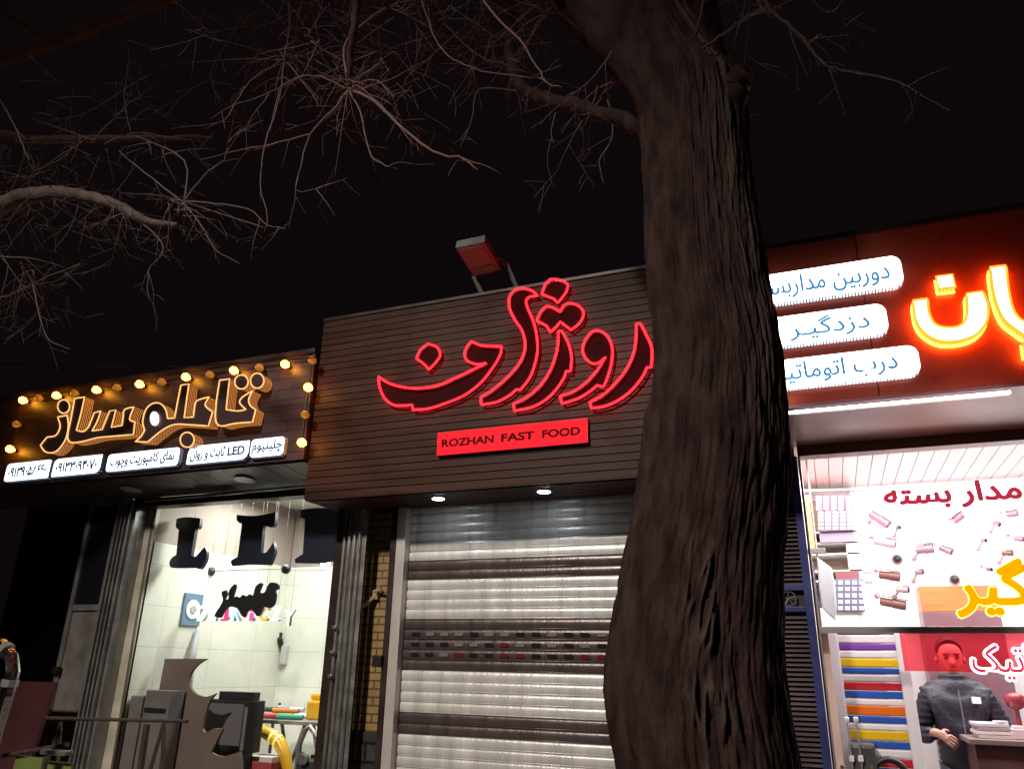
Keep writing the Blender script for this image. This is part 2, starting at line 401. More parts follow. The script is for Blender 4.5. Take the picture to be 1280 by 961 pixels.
# string of bulbs on the fascia
lit = [(28,500),(70,494),(120,487),(174,480),(232,471),(292,463),(356,455),(385,484),(377,553),(12,561)]
dim = [(48,497),(93,491),(146,484),(202,477),(262,468),(324,459),(390,450),(381,518),(20,530)]
bulb_on = emis('lit bulb glass', (1, .37, .024), 30); bulb_off = mat('amber bulb glass', (.4,.2,.04), .15, emit=(1,.42,.05), estr=.2)
def bulb(px, py, on, label, grp):
    Yb = YF-.07; q = at(px, py, Yb)
    t = thing('bulb', label, 'light bulb', (q.x, Yb, q.z-.02), grp)
    MB().lathe((q.x, Yb+.0, q.z), (0,-1,0), [(-.05,.006),(-.035,.016),(-.018,.027),(0,.031),(.018,.026),(.027,.014),(.031,.003)], 12).build('globe', bulb_on if on else bulb_off, t, smooth=True)
    MB().lathe((q.x, Yb+.052, q.z), (0,-1,0), [(-.018,.014),(0,.014),(.006,.012)], 10).build('socket', black, t)
where = ['first at the left of the top row','second of the top row','third of the top row','fourth of the top row','fifth of the top row','sixth of the top row','last at the right of the top row','upper one on the right edge','lower one on the right edge','low on the left edge']
for (x, y), wd in zip(lit, where): bulb(x, y, True, 'lit golden festoon bulb, '+wd+' of the brick fascia' if 'row' not in wd else 'lit golden festoon bulb, '+wd, 'lit festoon bulbs round the fascia')
whd = ['first from left of the dim ones on top','second from left of the dim ones on top','third from left of the dim ones on top','middle of the dim ones on top','third from right of the dim ones on top','second from right of the dim ones on top','at the top right corner','between two lit ones on the right edge','above the lit one on the left edge']
for (x, y), wd in zip(dim, whd): bulb(x, y, False, 'dim amber festoon bulb, '+wd, 'dim festoon bulbs round the fascia')
pts = [at(x, y, YF-.012) for x, y in sorted(lit[:7]+dim[:7])]
tag(MB().tube([at(12,561,YF-.012), at(20,530,YF-.012)]+pts+[at(385,484,YF-.012), at(381,518,YF-.012), at(377,553,YF-.012)], .005, 5).build('bulb_cable', black), 'black festoon cable around the brick fascia carrying the bulbs', 'cable')
tag(MB().tube([at(-30,454,-.9), at(100,458,-.9), at(240,458,-.9), at(396,447,-.9)], .005, 5).build('overhead_cable', black), 'thin black cable stretched above the brick fascia', 'cable')

# the big channel letter sign
def ch_sign():
    Yf = YF-.10; o = (0, 430); sc = 3.2
    t = thing('channel_letter_sign', 'large glowing outlined script sign on the brick fascia', 'sign', (-5.2, YF, 3.2))
    S_ = {
     'word': [
      [(880,145,1),(920,140,1),(912,205),(906,262,1),(950,268),(985,262,1),(960,235),(972,212),(1012,188,1),(996,222),(1004,248),(1024,262,1),(1012,312,1),(940,318),(885,328),(864,305),(867,230)],
      [(725,165,1),(757,160,1),(738,295,1),(775,292,1),(783,235),(800,222),(838,212,1),(822,245),(852,272,1),(835,328,1),(760,323),(700,322),(650,345),(592,392,1),(543,390,1),(565,370),(580,345,1),(572,310),(585,262),(612,238),(642,238),(664,262),(672,298,1),(700,296,1),(712,230)],
      [(300,218,1),(340,212,1),(325,280),(307,345,1),(335,350),(357,330,1),(378,275,1),(405,268,1),(390,310),(370,347,1),(410,342,1),(440,268,1),(465,264,1),(447,333,1),(490,325,1),(494,290),(500,262),(537,252,1),(520,300),(541,312,1),(535,362,1),(440,370),(390,375),(330,390),(285,393),(272,370),(285,300)],
      [(232,292,1),(242,330),(225,365),(190,372,1),(163,405,1),(185,432),(225,430),(262,385),(275,330),(270,285,1)]],
     'dot': [ell(967,152,27,28), ell(1030,147,27,30), ell(750,383,28,30), ell(256,250,24,27)]}
    loops = [trace(s, o, sc, Yf, 4) for s in S_['word']]+[trace(s, o, sc, Yf, 2) for s in S_['dot']]
    face = dots('dotted dark letter face', (.06,.03,.03), (1,.5,.3), .22, 55, .0055*32)
    side = dots('perforated letter side', (.09,.03,.014), (1,.36,.08), 1.7, 60, .25, uv=True)
    neon = emis('warm neon rim', (1,.50,.17), 1.5)
    for k, lp in enumerate(loops):
        f = MB().prism(lp, Yf, Yf+.006).build('letter_face' if k < 4 else 'letter_dot', face, t)
        # open sided return
        side_strip(lp, Yf+.006, YF-.003, side, f)
        outline_tubes('letter_rim', [lp], Yf-.004, .0055, neon, f)
    eye = trace(ell(618,298,15,27), o, sc, Yf-.006, 2)
    MB().prism(eye, Yf-.012, Yf-.001).build('lit_eye', emis('white hot eye', (1,.93,.8), 5), t)
    sp = emis('bright pin lamp', (1,.75,.4), 14)
    b = MB()
    for x, y in ((400,314),(250,398),(258,365),(545,270),(548,325),(650,360),(847,232),(473,282),(752,270),(500,370),(855,285)):
        q = at(x/sc, 430+y/sc, YF-.02); b.lathe(q, (0,-1,0), [(-.01,.004),(-.004,.008),(.004,.008),(.01,.002)], 8)
    b.build('pin_lamps', sp, t)
ch_sign()

# five small light boxes under it
boxes = [((7,62),(579,601),(575,598),'۰۹۱۳۹۰۵۸۶۶۰','leftmost white lightbox with a phone number, under the glowing script',(.02,.03,.03,.005)),
 ((66,126),(573.5,595.5),(568,591),'۰۹۱۳۳۰۹۴۰۷۰','second white lightbox from left with a phone number',(.004,.05,.01,.05)),
 ((133.5,223.5),(567.5,589),(559,582),'نمای کامپوزیت وچوب','widest white lightbox, one long line of blue script about cladding',(.03,.03,.03,.03)),
 ((234,311),(559.5,581),(548.5,573),'LED ثابت و روان','white lightbox with blue letters LED and script',(.004,.06,.01,.06)),
 ((313,355),(549,571.5),(545,569),'چلینیوم','rightmost white lightbox with one blue word, beside the bulbs',(.03,.03,.03,.03))]
lbx = emis('white lightbox face', (.86,.93,1), 2.6); ltx = mat('blue lettering', (.01,.04,.12), .5, emit=(.01,.09,.2), estr=.15)
bside = dots('lightbox side', (.25,.3,.5), (.6,.75,1), .5, 60, .3)
for (xs, l, r, s, lab, rr) in boxes:
    Yb = YF-.045; a = at(xs[0], l[0], Yb); c = at(xs[0], l[1], Yb); d = at(xs[1], r[0], Yb); e = at(xs[1], r[1], Yb)
    z0 = (c.z+e.z)/2; z1 = (a.z+d.z)/2; x0 = (a.x+c.x)/2; x1 = (d.x+e.x)/2
    t = thing('light_box', lab, 'light box', ((x0+x1)/2, YF, z0), 'small lightboxes under the glowing script')
    MB().prism(rrect(x0, x1, z0, z1, rr), Yb+.003, YF-.003).build('housing', bside, t)
    MB().prism(rrect(x0+.003, x1-.003, z0+.003, z1-.003, rr), Yb, Yb+.003).build('face', lbx, t)
    mz = (z1-z0); mx = (x1-x0)*.06
    if 'LED' in s:
        xm = x1-mx-(x1-x0)*.27
        text('lettering', 'LED', xm, x1-mx, z0+mz*.27, z1-mz*.26, Yb-.001, ltx, t, .028)
        text('lettering', shape('ثابت و روان'), x0+mx, xm-.03, z0+mz*.13, z1-mz*.18, Yb-.001, ltx, t, .028)
    elif s[0] == '۰':
        text('lettering', s, x0+mx*1.3, x1-mx*1.3, z0+mz*.24, z1-mz*.26, Yb-.001, ltx, t, .036)
    else:
        text('lettering', shape(s), x0+mx, x1-mx, z0+mz*.13, z1-mz*.14, Yb-.001, ltx, t, .028)

# ---- inside the left window
navy = mat('navy unlit letter', (.012,.015,.03), .4)
LY = .28
Lsp = [(540,245),(650,228),(790,240,1),(775,340),(735,360,1),(705,540),(690,650,1),(740,655),(790,600),(835,555,1),(858,600),(845,700),(790,790),(740,780,1),(480,780),(450,740),(470,680),(525,640,1),(555,365,1),(525,340),(525,290)]
Esp = [(415,115,1),(480,118),(545,105,1),(540,150),(525,157,1),(505,152),(500,185,1),(495,240,1),(512,240),(538,205,1),(541,240),(525,282,1),(460,280),(400,285,1),(396,268),(418,255,1),(432,145,1),(416,135)]
Dsp = [(628,98,1),(700,92),(760,110),(778,180),(750,255),(700,275),(610,275,1),(608,262,1),(635,245,1),(642,130,1),(628,125,1)]
for spec, o, sc, nm in ((Lsp,(160,620),8.736,'letter L hanging first from the left'),(Esp,(140,600),2.6625,'letter E hanging in the middle'),(Dsp,(140,600),2.6625,'letter D hanging beside the window post')):
    lp = trace(spec, o, sc, LY, 5)
    zt = max(z for x, z in lp); xc = sum(x for x, z in lp)/len(lp); z0 = min(z for x, z in lp)
    t = thing('hanging_letter', 'big dark navy '+nm, 'letter', (xc, LY, z0), 'dark letters hanging in the shop window')
    MB().prism(lp, LY, LY+.035).build('letter_body', navy, t)
    MB().tube([(xc, LY+.017, zt-.02), (xc, LY+.017, zc-.002)], .003, 5).build('hanging_wire', alu_dull, t)
    MB().tube([(xc-.08, LY+.055, z0+.04), (xc+.1, LY+.055, z0+.04)], .012, 6).build('back_lamp', emis('letter back light', (.9,.95,1), 5), t)
sil = [(325,480,1),(345,440),(400,350),(390,275),(430,255,1),(437,290),(420,330),(448,330),(455,260),(500,205),(515,215),(490,320),(520,308),(545,320),(575,295),(600,310),(630,290),(660,300),(680,230),(720,195),(740,203),(715,275),(760,272),(790,210),(820,190),(870,200),(880,240),(850,262),(858,300),(840,380),(800,410),(750,400),(715,470),(690,475),(650,425),(610,440),(590,488),(560,470),(520,410),(450,400),(410,440),(380,490)]
lp = trace(sil, (220,700), 6.867, .42, 4)
t = thing('hanging_sign', 'small black script sign seen from behind, hanging over coloured letters', 'sign', (sum(p[0] for p in lp)/len(lp), .42, min(p[1] for p in lp)))
MB().prism(lp, .42, .44).build('letter_body', black, t)
b = MB()
for px in (275, 333): q = at(px, 735, .45); b.tube([q, (q.x, .45, zc-.002)], .002, 4)
b.build('hanging_wire', alu_dull, t)
wr = [at(262,714,.9), at(300,712,.9), at(358,711,.9), at(412,712,.9)]
t = thing('ceiling_spot_rail', 'thin rail with two small round black spotlights over the small signs', 'lamp rail', (wr[1].x, .9, wr[1].z))
MB().tube(wr, .005, 6).build('rail', alu_dull, t)
for q in (at(264,714,.88), at(358,711,.88)): MB().lathe(q, (.2,-1,-.1), [(-.02,.03),(0,.045),(.03,.04),(.05,.025)], 14).build('spotlight', black, t, smooth=True)
b = MB()
for q in (wr[0], wr[3]): b.tube([q, (q.x, .9, zc-.002)], .003, 4)
b.build('hanging_wire', alu_dull, t)
# coloured lit letters on the back
lets = [('D',249,262,'#w','white letter D, first of the row'),('I',264,275,'#w','white letter I, second of the row'),('J',278,290,'#p','pink letter J in the row'),('K',293,305,'#b','pale blue letter K in the row'),('i',314,321,'#m','magenta small letter i in the row'),('C',326,339,'#y','yellow letter C in the row'),('Z',341,353,'#w','white letter Z near the right end of the row'),('Y',356,371,'#c','cream letter Y at the right end of the row')]
lc = {'#w':(1,1,1),'#p':(1,.06,.25),'#b':(.5,.75,1),'#m':(.9,.1,.5),'#y':(1,.6,.04),'#c':(1,.93,.7)}
for ch, x0, x1, c, lab in lets:
    Yq = .62; a = at(x0, 776 if ch != 'Y' else 782, Yq); d = at(x1, 757 if ch not in 'iY' else 762, Yq)
    t = thing('lit_letter', 'small lit '+lab+' under the black script', 'letter', ((a.x+d.x)/2, Yq, a.z), 'small lit letters hanging in the window')
    text('letter_face', ch, a.x, d.x, a.z, d.z, Yq-.03, emis('letter glow '+c[1], lc[c], 1.6 if c in '#w#c#b' else 1.1), t, .02, .004)
    text('letter_side', ch, a.x+.002, d.x+.002, a.z, d.z, Yq, mat('letter side white', (.7,.7,.7), .4), t, .02, .03)
    MB().tube([((a.x+d.x)/2, Yq-.01, d.z-.01), ((a.x+d.x)/2, Yq-.01, zc-.002)], .0015, 4).build('hanging_wire', alu_dull, t)
# emblem plate on side wall
q0 = None
def on_left_wall(px, py, x=XW+.01):
    d = fw*FPX+R2*(px-640)-U2*(py-480.5); return EYE+d*((x-EYE.x)/d.x)
a = on_left_wall(225, 781); c = on_left_wall(254, 743)
t = thing('emblem_plate', 'blue grey square plate with a round white emblem on the tiled wall', 'plate', (XW, (a.y+c.y)/2, a.z))
MB().box(XW, XW+.02, a.y, c.y, a.z, c.z).build('plate', mat('blue grey plate', (.12,.2,.3), .4), t, bevel=.004)
MB().lathe((XW+.021, (a.y+c.y)/2, (a.z+c.z)/2), (1,0,0), [(0,.085),(.006,.085),(.008,.078),(.006,.072)], 28).build('emblem_ring', mat('emblem white', (.75,.74,.7), .4), t, smooth=False)
MB().lathe((XW+.03, (a.y+c.y)/2, (a.z+c.z)/2), (1,0,0), [(0,.04),(.003,.038)], 6).build('emblem_mark', mat('emblem grey', (.35,.36,.36), .5), t)
# grey rolled sheet leaning on side wall
a = on_left_wall(240, 822, XW+.08); c = on_left_wall(247, 787, XW+.03)
tag(MB().tube([(a.x+.05, a.y-.02, .08), a, c], [.05,.035,.018], 10).build('rolled_sheet', mat('grey film', (.3,.31,.33), .5), smooth=True), 'grey rolled sheet leaning against the tiled wall', 'roll')
# hook on back wall
q = at(350, 800, BW-.03)
tag(MB().tube([(q.x-.02, BW-.03, q.z+.06),(q.x-.03, BW-.04, q.z+.02),(q.x+.02, BW-.05, q.z),(q.x+.03, BW-.03, q.z-.06)], [.02,.03,.03,.02], 8).box(q.x-.04,q.x+.0,BW-.05,BW-.001,q.z+.03,q.z+.08).build('wall_hook', black, smooth=False), 'small black hook on the back wall below the Y letter', 'hook')
q = at(355, 815, BW-.03)
tag(MB().box(q.x-.035, q.x+.035, BW-.045, BW-.001, q.z-.12, q.z+.07).build('wall_box', mat('pale box', (.5,.48,.44), .5), bevel=.008), 'pale narrow box on the back wall below the black hook', 'wall box')
# bare lamp by the post
q = at(407, 703, .5)
t = thing('work_lamp', 'glaring white work lamp hanging beside the window post', 'lamp', tuple(q))
MB().lathe(q, (0,-1,-.2), [(-.03,.02),(-.01,.04),(.01,.045),(.025,.03),(.03,.005)], 14).build('lamp_bulb', emis('work lamp', (1,.95,.82), 30), t, smooth=True)
MB().tube([q, (q.x, q.y+.03, zc-.002)], .004, 5).build('hanging_wire', black, t)
q = at(405, 627, 1.2)
t = thing('ceiling_tube_lamp', 'short bright tube lamp on the ceiling above the letter D', 'lamp', (q.x, 1.2, zc-.05))
MB().box(q.x-.22, q.x+.2, 1.14, 1.26, zc-.025, zc-.001).build('lamp_housing', white, t)
MB().tube([(q.x-.2, 1.2, zc-.045), (q.x+.18, 1.2, zc-.045)], .016, 10).build('tube', emis('tube glow', (.92,1,1), 14), t, smooth=True)

# letter-cut board and things at window bottom
bd = [(393,137,1),(708,137,1),(640,180),(590,240),(577,300),(590,360),(632,402),(690,420),(735,412),(774,396,1),(728,455),(692,560),(672,660,1),(690,684),(716,682,1),(760,655,1),(826,660,1),(780,750),(738,835,1),(790,860),(850,862),(955,828,1),(1010,1500,1),(150,1500,1),(300,640,1),(345,400,1)]
t = thing('cut_board', 'tall brown sheet with a round letter shape cut out, standing in the window', 'board', (-4.9, .35, .08))
lp = trace(bd, (140,800), 5.97, .35, 6)
lp = [(x, max(z, .085)) for x, z in lp]
MB().prism(lp, .35, .375).build('sheet', mat('brown board', (.15,.105,.09), .6, 0, .2, 3, .1, 40), t)
gc = mat('grey cabinet', (.17,.155,.145), .5, 0, .2)
t = thing('cabinet', 'grey stepped cabinet at the left foot of the window beside the brown sheet', 'cabinet', (-5.3, .2, .08))
MB().box(-5.41, at(182,869,.18).x, .16, .34, .08, at(170,869,.17).z).build('low_box', gc, t, bevel=.006)
MB().box(at(183,869,.18).x, at(215,862,.18).x, .17, .33, .08, at(190,862,.18).z).build('tall_box', gc, t, bevel=.006)
MB().box(at(185,869,.18).x, at(213,862,.18).x, .164, .17, at(190,890,.18).z, at(190,884,.18).z).build('handle', black, t)
a = at(262, 873, .6); c = at(323, 873, .6); zb = at(323, 942, .6).z
t = thing('display_cabinet', 'black framed grey display box at the bottom of the window', 'display', ((a.x+c.x)/2, .6, .08))
MB().box(a.x-.05, c.x, .6, .70, zb, a.z).build('case', black, t, bevel=.01)
MB().box(a.x-.04, at(307,873,.6).x, .592, .6, zb+.05, a.z-.03).build('screen', mat('dim grey screen', (.13,.12,.125), .25), t)
MB().box(at(309,873,.6).x, at(313,873,.6).x, .585, .6, zb+.02, a.z-.05).build('trim', alu_dull, t)
MB().box(a.x+.05, c.x-.06, .61, .69, .08, zb).build('stand', black, t)
MB().box(at(278,866,.65).x, at(322,866,.65).x, .61, .69, a.z, at(300,864,.65).z).build('top_box', black, t, bevel=.006)
a = at(323, 896, 1.2); c = at(402, 890, 1.2)
t = thing('work_table', 'cluttered steel work table behind the display box', 'table', ((a.x+c.x)/2, 1.3, .08))
MB().box(a.x-.2, c.x+.25, 1.0, 1.6, a.z-.03, a.z).build('table_top', alu_dull, t, bevel=.005)
b = MB()
for x in (a.x-.1, a.x+.5, c.x+.15):
    b.tube([(x-.12, 1.05, a.z-.03),(x, 1.05, a.z-.4),(x, 1.05, .08)], .016, 6).tube([(x+.12, 1.05, a.z-.03),(x, 1.05, a.z-.4)], .016, 6).tube([(x, 1.55, a.z-.03),(x, 1.55, .08)], .016, 6)
b.build('legs', alu_dull, t)
cols = [('red roll',(.5,.05,.05)),('yellow green roll',(.45,.5,.1)),('white roll',(.7,.7,.68)),('teal roll',(.02,.3,.2)),('dark grey roll',(.05,.05,.05)),('pale blue roll',(.4,.5,.6)),('orange roll',(.6,.2,.03))]
for i, (nm, cc) in enumerate(cols):
    x = a.x+.12+.09*(i % 4)+.04*(i//4); y = 1.1+.1*(i % 3); z = a.z+.022+.046*(i//4)*1.05
    tag(MB().tube([(x-.11, y, z), (x+.13, y+.05, z)], .021, 10).build('vinyl_roll', mat(nm, cc, .4), smooth=False), nm+' lying on the cluttered work table', 'roll', 'rolls on the work table')
for i, (dx, h, cc, nm) in enumerate(((.05,.10,(.6,.6,.58),'white'),(.62,.13,(.03,.03,.035),'black'),(.70,.09,(.5,.06,.05),'red'))):
    x = a.x+dx; z = a.z
    t = thing('bottle', nm+' small bottle standing on the cluttered work table', 'bottle', (x, 1.42, z), 'bottles on the work table')
    MB().lathe((x, 1.42, z), (0,0,1), [(0,.028),(h*.6,.028),(h*.75,.012),(h,.011)], 12).build('bottle_body', mat(nm+' bottle', cc, .3), t, smooth=True)
    MB().lathe((x, 1.42, z+h), (0,0,1), [(0,.013),(.015,.013)], 10).build('cap', black, t)
t = thing('machine_stand', 'grey steel stand with bent tubes in front of the work table', 'stand', (at(385,940,.7).x, .75, .08))
q = at(372, 912, .7); e = at(398, 912, .7)
MB().tube([(q.x, .72, .08), (q.x+.02, .72, q.z-.1), (q.x+.06, .72, q.z), (e.x-.1, .72, q.z+.03), (e.x, .72, q.z-.06), (e.x+.03, .72, .08)], .022, 8).build('bent_tube', alu_dull, t, smooth=True)
MB().tube([(q.x+.02, .9, .08), (q.x+.03, .9, q.z-.2), (e.x+.05, .9, q.z-.16), (e.x+.08, .9, .08)], .018, 8).build('bent_tube', alu_dull, t, smooth=True)
MB().box(q.x, e.x+.08, .7, .93, q.z-.32, q.z-.22).build('motor_box', mat('dark grey machine', (.06,.06,.065), .4, .3, .3), t, bevel=.015)
MB().lathe((q.x+.1, .69, q.z-.2), (0,-1,0), [(0,.05),(.03,.05),(.035,.03)], 16).build('dial', alu, t)
ye = mat('yellow plastic', (.75,.42,.03), .3, 0, .1)
arc = [at(*p, .85) for p in ((316,913),(326,912),(338,918),(350,928),(357,945),(362,975),(366,1010))]
t = thing('yellow_arm', 'yellow curved machine arm with two reflective strips in the window', 'machine', (arc[3].x, .85, .08))
MB().tube([(p.x, p.y, p.z) for p in arc]+[(arc[-1].x, .85, .08)], [.02,.045,.055,.055,.05,.04,.04,.05], 10).build('arm', ye, t, smooth=True)
b = MB()
for k in (2.3, 2.8):
    i = int(k); p = arc[i].lerp(arc[i+1], k-i); d = (arc[i+1]-arc[i]).normalized()*.01
    b.tube([p-d, p+d], .058, 12)
b.build('reflective_strip', mat('reflective yellow glow', (.9,.85,.2), .3, emit=(1,.9,.2), estr=.35), t)  # faint emission imitates light thrown back by the strips
a = at(318, 955, .8); c = at(350, 944, .8)
t = thing('box_stack', 'red and white stacked flat cartons beside the yellow arm', 'cartons', ((a.x+c.x)/2, .8, .08))
MB().box(a.x, c.x, .7, .95, a.z-.02, a.z+.035).build('carton', mat('red carton', (.35,.05,.05), .6), t, bevel=.004)
MB().box(a.x+.01, c.x-.01, .71, .94, a.z+.035, a.z+.075).build('carton', mat('white carton', (.6,.58,.55), .6), t, bevel=.004)
MB().box(a.x-.05, c.x+.0, .68, .97, .08, a.z-.02).build('carton', mat('dark carton', (.06,.04,.04), .6), t, bevel=.004)
a = at(386, 892, 1.25); c = at(401, 866, 1.25)
tag(MB().box(a.x, c.x+.1, 1.2, 1.4, at(323,896,1.2).z, c.z-.06).box(a.x+.02, c.x+.1, 1.22, 1.38, c.z-.06, c.z).build('tool_case', ye, bevel=.02), 'yellow tool case at the right end of the work table', 'case')

# ================================================================== MIDDLE SHOP
ms = thing('shop_building', 'closed fast food shop with slatted brown fascia and roller shutter', 'building', (-2, .5, 0))
YM = -.45; xa, xb = -3.45, -.72; ZM = 2.70; ZT = 4.12
slat = mat('brown slat cladding', (.055,.021,.012), .5, 0, .5, 1.6, .12, 30, (.7, 4, 12), spec=.18)
b = MB(); k = 0; z = ZT
while z > ZM+.02:
    b.box(xa, xb, YM, YM+.03, z-.046, z); z -= .0525; k += 1
b.box(xa, xb, YM+.012, YM+.05, ZM, ZT-.005)
b.build('fascia', slat, ms, bevel=.0)
MB().box(xa-.005, xb, YM-.012, YM+.3, ZT+.002, ZT+.03).build('coping', darkmet, ms, bevel=.004)
MB().box(xa, xa+.02, YM+.05, .1, ZM, ZT).build('side_panel', slat, ms)
b = MB(); y = YM+.002
while y < .02:
    b.box(xa+.02, xb, y, y+.046, ZM, ZM+.012); y += .0525
b.box(xa+.02, xb, YM+.01, .05, ZM+.014, ZM+.03)
b.build('soffit', slat, ms)
MB().box(xa+.03, xb, .35, 5, 0, 4.0).build('rear_mass', plaster, ms)
spots = [at(548,621,YM+.2), at(680,611,YM+.2)]
for q in spots:
    q = at(0,0,0)*0+Vector((q.x, YM+.2, ZM))
    f = MB().lathe((q.x, q.y, ZM-.006), (0,0,1), [(0,.055),(.003,.058),(.02,.055)], 20).build('downlight', alu, ms)
    MB().lathe((q.x, q.y, ZM-.009), (0,0,1), [(0,.040),(.002,.042)], 20).build('lens', emis('downlight lens', (.8,.88,1), 40), f)
# alcove
xs0 = -2.80
SX0, SX1 = at(505,690,0).x+.02, -.80
alc = brick('yellow brick tile', (.36,.235,.075), (.31,.2,.065), (.1,.065,.03), .24, .055, .006, .55, 'XZ', .8)
MB().box(XRAIL, SX0-.09, .1, .3, 1.15, 2.7).build('alcove_wall', alc, ms)
MB().box(XRAIL, SX0-.09, .08, .3, 0, 1.15).build('plinth', brick('black stone', (.03,.028,.03), (.07,.06,.055), (.01,.01,.01), .2, .12, .01, .35, 'XZ', 1), ms)
MB().box(SX0-.13, SX0-.085, -.02, .08, 0, 2.7).build('side_panel', darkmet, ms, bevel=.004)
q = at(478, 826, -.0)
MB().box(q.x-.05, q.x+.02, -.06, -.02, q.z-.04, q.z+.04).build('lock', darkmet, ms, bevel=.008)
q = at(470, 748, .08)
b = MB(); b.box(q.x-.03, q.x+.02, .06, .1, q.z-.005, q.z+.05)
b.tube([(q.x, .07, q.z+.02), (q.x-.06, -.0, q.z-.06)], .014, 6); b.tube([(q.x-.03, .07, q.z+.05), (q.x+.07, .03, q.z+.06)], .010, 6); b.tube([(q.x, .07, q.z), (q.x+.04, .04, q.z+.09)], .008, 6)
tag(b.build('wall_bracket', mat('beige plastic', (.45,.33,.2), .5)), 'small beige pipe bracket on the yellow brick wall', 'bracket')
# shutter
sh = thing('roller_shutter', 'closed roller shutter with white and brown bands', 'shutter', ((SX0+SX1)/2, .06, 0))
MB().box(SX0-.075, SX0, -.03, .1, 0, 2.7).build('guide_rail', mat('pale aluminium', (.62,.56,.5), .4, .3, .1), sh, bevel=.005)
MB().box(SX1, SX1+.075, -.03, .1, 0, 2.7).build('guide_rail', MATS['pale aluminium'], sh, bevel=.005)
pitch = .068
def slatprof(b, zt, tilt=0):
    # curved slat: bulging profile with a rolled hinge
    n = 12; P = []
    for i in range(n+1):
        t = i/n; P.append((.05-.012*math.sin(math.pi*min(1, t*1.06))**.45 if t < .95 else .054, zt-pitch*t))
    base = len(b.v)
    nx = 14; ph = random.uniform(0, 9)
    for j, (y, z) in enumerate(P):
        for i in range(nx+1):
            x = SX0+(SX1-SX0)*i/nx
            b.v.append(Vector((x, y+tilt*(j/len(P)-.5)+.0022*noise.noise(Vector((x*2.2, zt*3, ph*.2))), z+.0012*noise.noise(Vector((x*1.5, ph, 0))))))
    for j in range(len(P)-1):
        for i in range(nx): a = base+j*(nx+1)+i; b.f.append((a, a+nx+1, a+nx+2, a+1))
    b.tube([(SX0, .047, zt-pitch+.004), (SX1, .047, zt-pitch+.004)], .005, 6)
wb, db = MB(), MB(); k = 0; zt = 2.72; dark_rows = {6,7,12,13,14,15,16,21,22,31,32}; slots = []
while zt > .1:
    slatprof(db if k in dark_rows else wb, zt, random.uniform(-.0035,.0035))
    if k in (13,14,15): slots.append(zt-pitch*.5)
    zt -= pitch; k += 1
wb.build('slats', mat('white shutter paint', (.74,.71,.66), .3, .15, .22, 2.2, .25, 7, (5,1,.7)), sh, smooth=True, label='white slats')
db.build('slats', mat('brown shutter paint', (.11,.08,.075), .3, .3, .25, 3, .2, 7, (4,1,.7)), sh, smooth=True, label='dark brown slats')
MB().box(SX0, SX1, .02, .07, .02, .1).build('bottom_bar', alu_dull, sh)
sm = MB().prism(rrect(-.032, .032, -.013, .013, .008), -.004, 0); cx = SX0+.1; proto = None
smats = [mat('slot dark', (.02,.02,.025), .1), mat('slot pale reflection', (.2,.18,.18), .15), mat('slot red reflection', (.16,.015,.02), .2)]  # pale and red tints paint reflections into the clear slots
random.seed(3)
x = SX0+.1
while x < SX1-.05:
    for r, z in enumerate(slots):
        mm = smats[0] if random.random() < .6 else smats[1] if random.random() < .75 else smats[2]
        MB().prism([(x+u, z+v) for u, v in rrect(-.032, .032, -.012, .012, .008)], .031, .036).build('vision_slot', mm, sh)
    x += .113

# red neon name sign
NEON = [
 [(258,345,1),(298,360),(312,395),(287,432),(262,456,1),(247,437),(210,408,1),(226,372)],
 [(45,487,1),(90,515),(150,532),(220,537),(300,525),(390,487),(512,428,1),(470,433),(430,418),(418,388),(430,355),(447,335,1),(490,352),(540,355),(578,357,1),(572,390),(545,440),(490,510),(420,565),(340,600),(260,625),(195,630,1),(190,608,1),(150,612),(108,608),(72,580),(50,530)],
 [(732,138,1),(715,120),(680,107),(638,112),(612,142),(612,190),(635,240),(667,290),(680,350),(665,410),(630,460),(580,510),(530,550),(488,575,1),(490,608,1),(560,595),(615,565),(640,543,1),(660,543,1),(700,490),(722,430),(733,370),(728,300),(712,240),(690,190),(684,158),(700,142)],
 [(822,290,1),(838,290,1),(865,340),(880,400),(876,462,1),(855,465,1),(848,490),(815,540),(770,585),(710,618),(634,634,1),(628,603,1),(680,580),(740,530),(785,465),(810,400),(822,340)],
 [(830,207,1),(850,177),(880,170),(915,185),(932,215),(915,255),(878,285,1),(855,268),(832,250,1),(815,270),(790,295,1),(772,268,1),(730,245,1),(745,210),(772,183),(800,190)],
 [(795,65),(830,70),(862,88),(858,118),(840,145),(820,168,1),(803,150,1),(780,142),(752,130,1),(762,98),(778,75)],
 [(975,290),(1010,293),(1040,320),(1057,370),(1050,440),(1032,500),(1018,530,1),(990,525,1),(960,550),(910,580),(840,603,1),(830,570,1),(880,555),(940,515),(990,460),(1026,402,1),(1000,425),(970,430),(940,405),(928,365),(945,320)],
 [(1160,258,1),(1178,258,1),(1205,310),(1227,365),(1225,445,1),(1205,448,1),(1188,485),(1140,545),(1080,590),(1020,615),(966,623,1),(960,595,1),(1010,570),(1070,515),(1120,450),(1150,380),(1160,310)]]
YN = YM-.04
t = thing('neon_sign', 'red neon outline script sign on the slatted fascia', 'neon sign', (at(640,500,YN).x, YM, at(640,515,YN).z))
red = emis('red neon tube', (1, .0085, .0145), 8.0)
inner = mat('maroon letter backing', (.018,.003,.004), .8, spec=.1)
for i, s in enumerate(NEON):
    lp = trace(s, (460,330), 3.459, YN, 6)
    f = outline_tubes('neon_tube', [lp], YN, .008, red, t, 8)
    MB().prism(lp, YM-.008, YM-.002).build('backing', inner, f)
    for j in range(0, len(lp), max(2, len(lp)//3)):
        MB().tube([(lp[j][0], YN+.008, lp[j][1]), (lp[j][0], YM-.004, lp[j][1])], .004, 5).build('standoff', black, f)
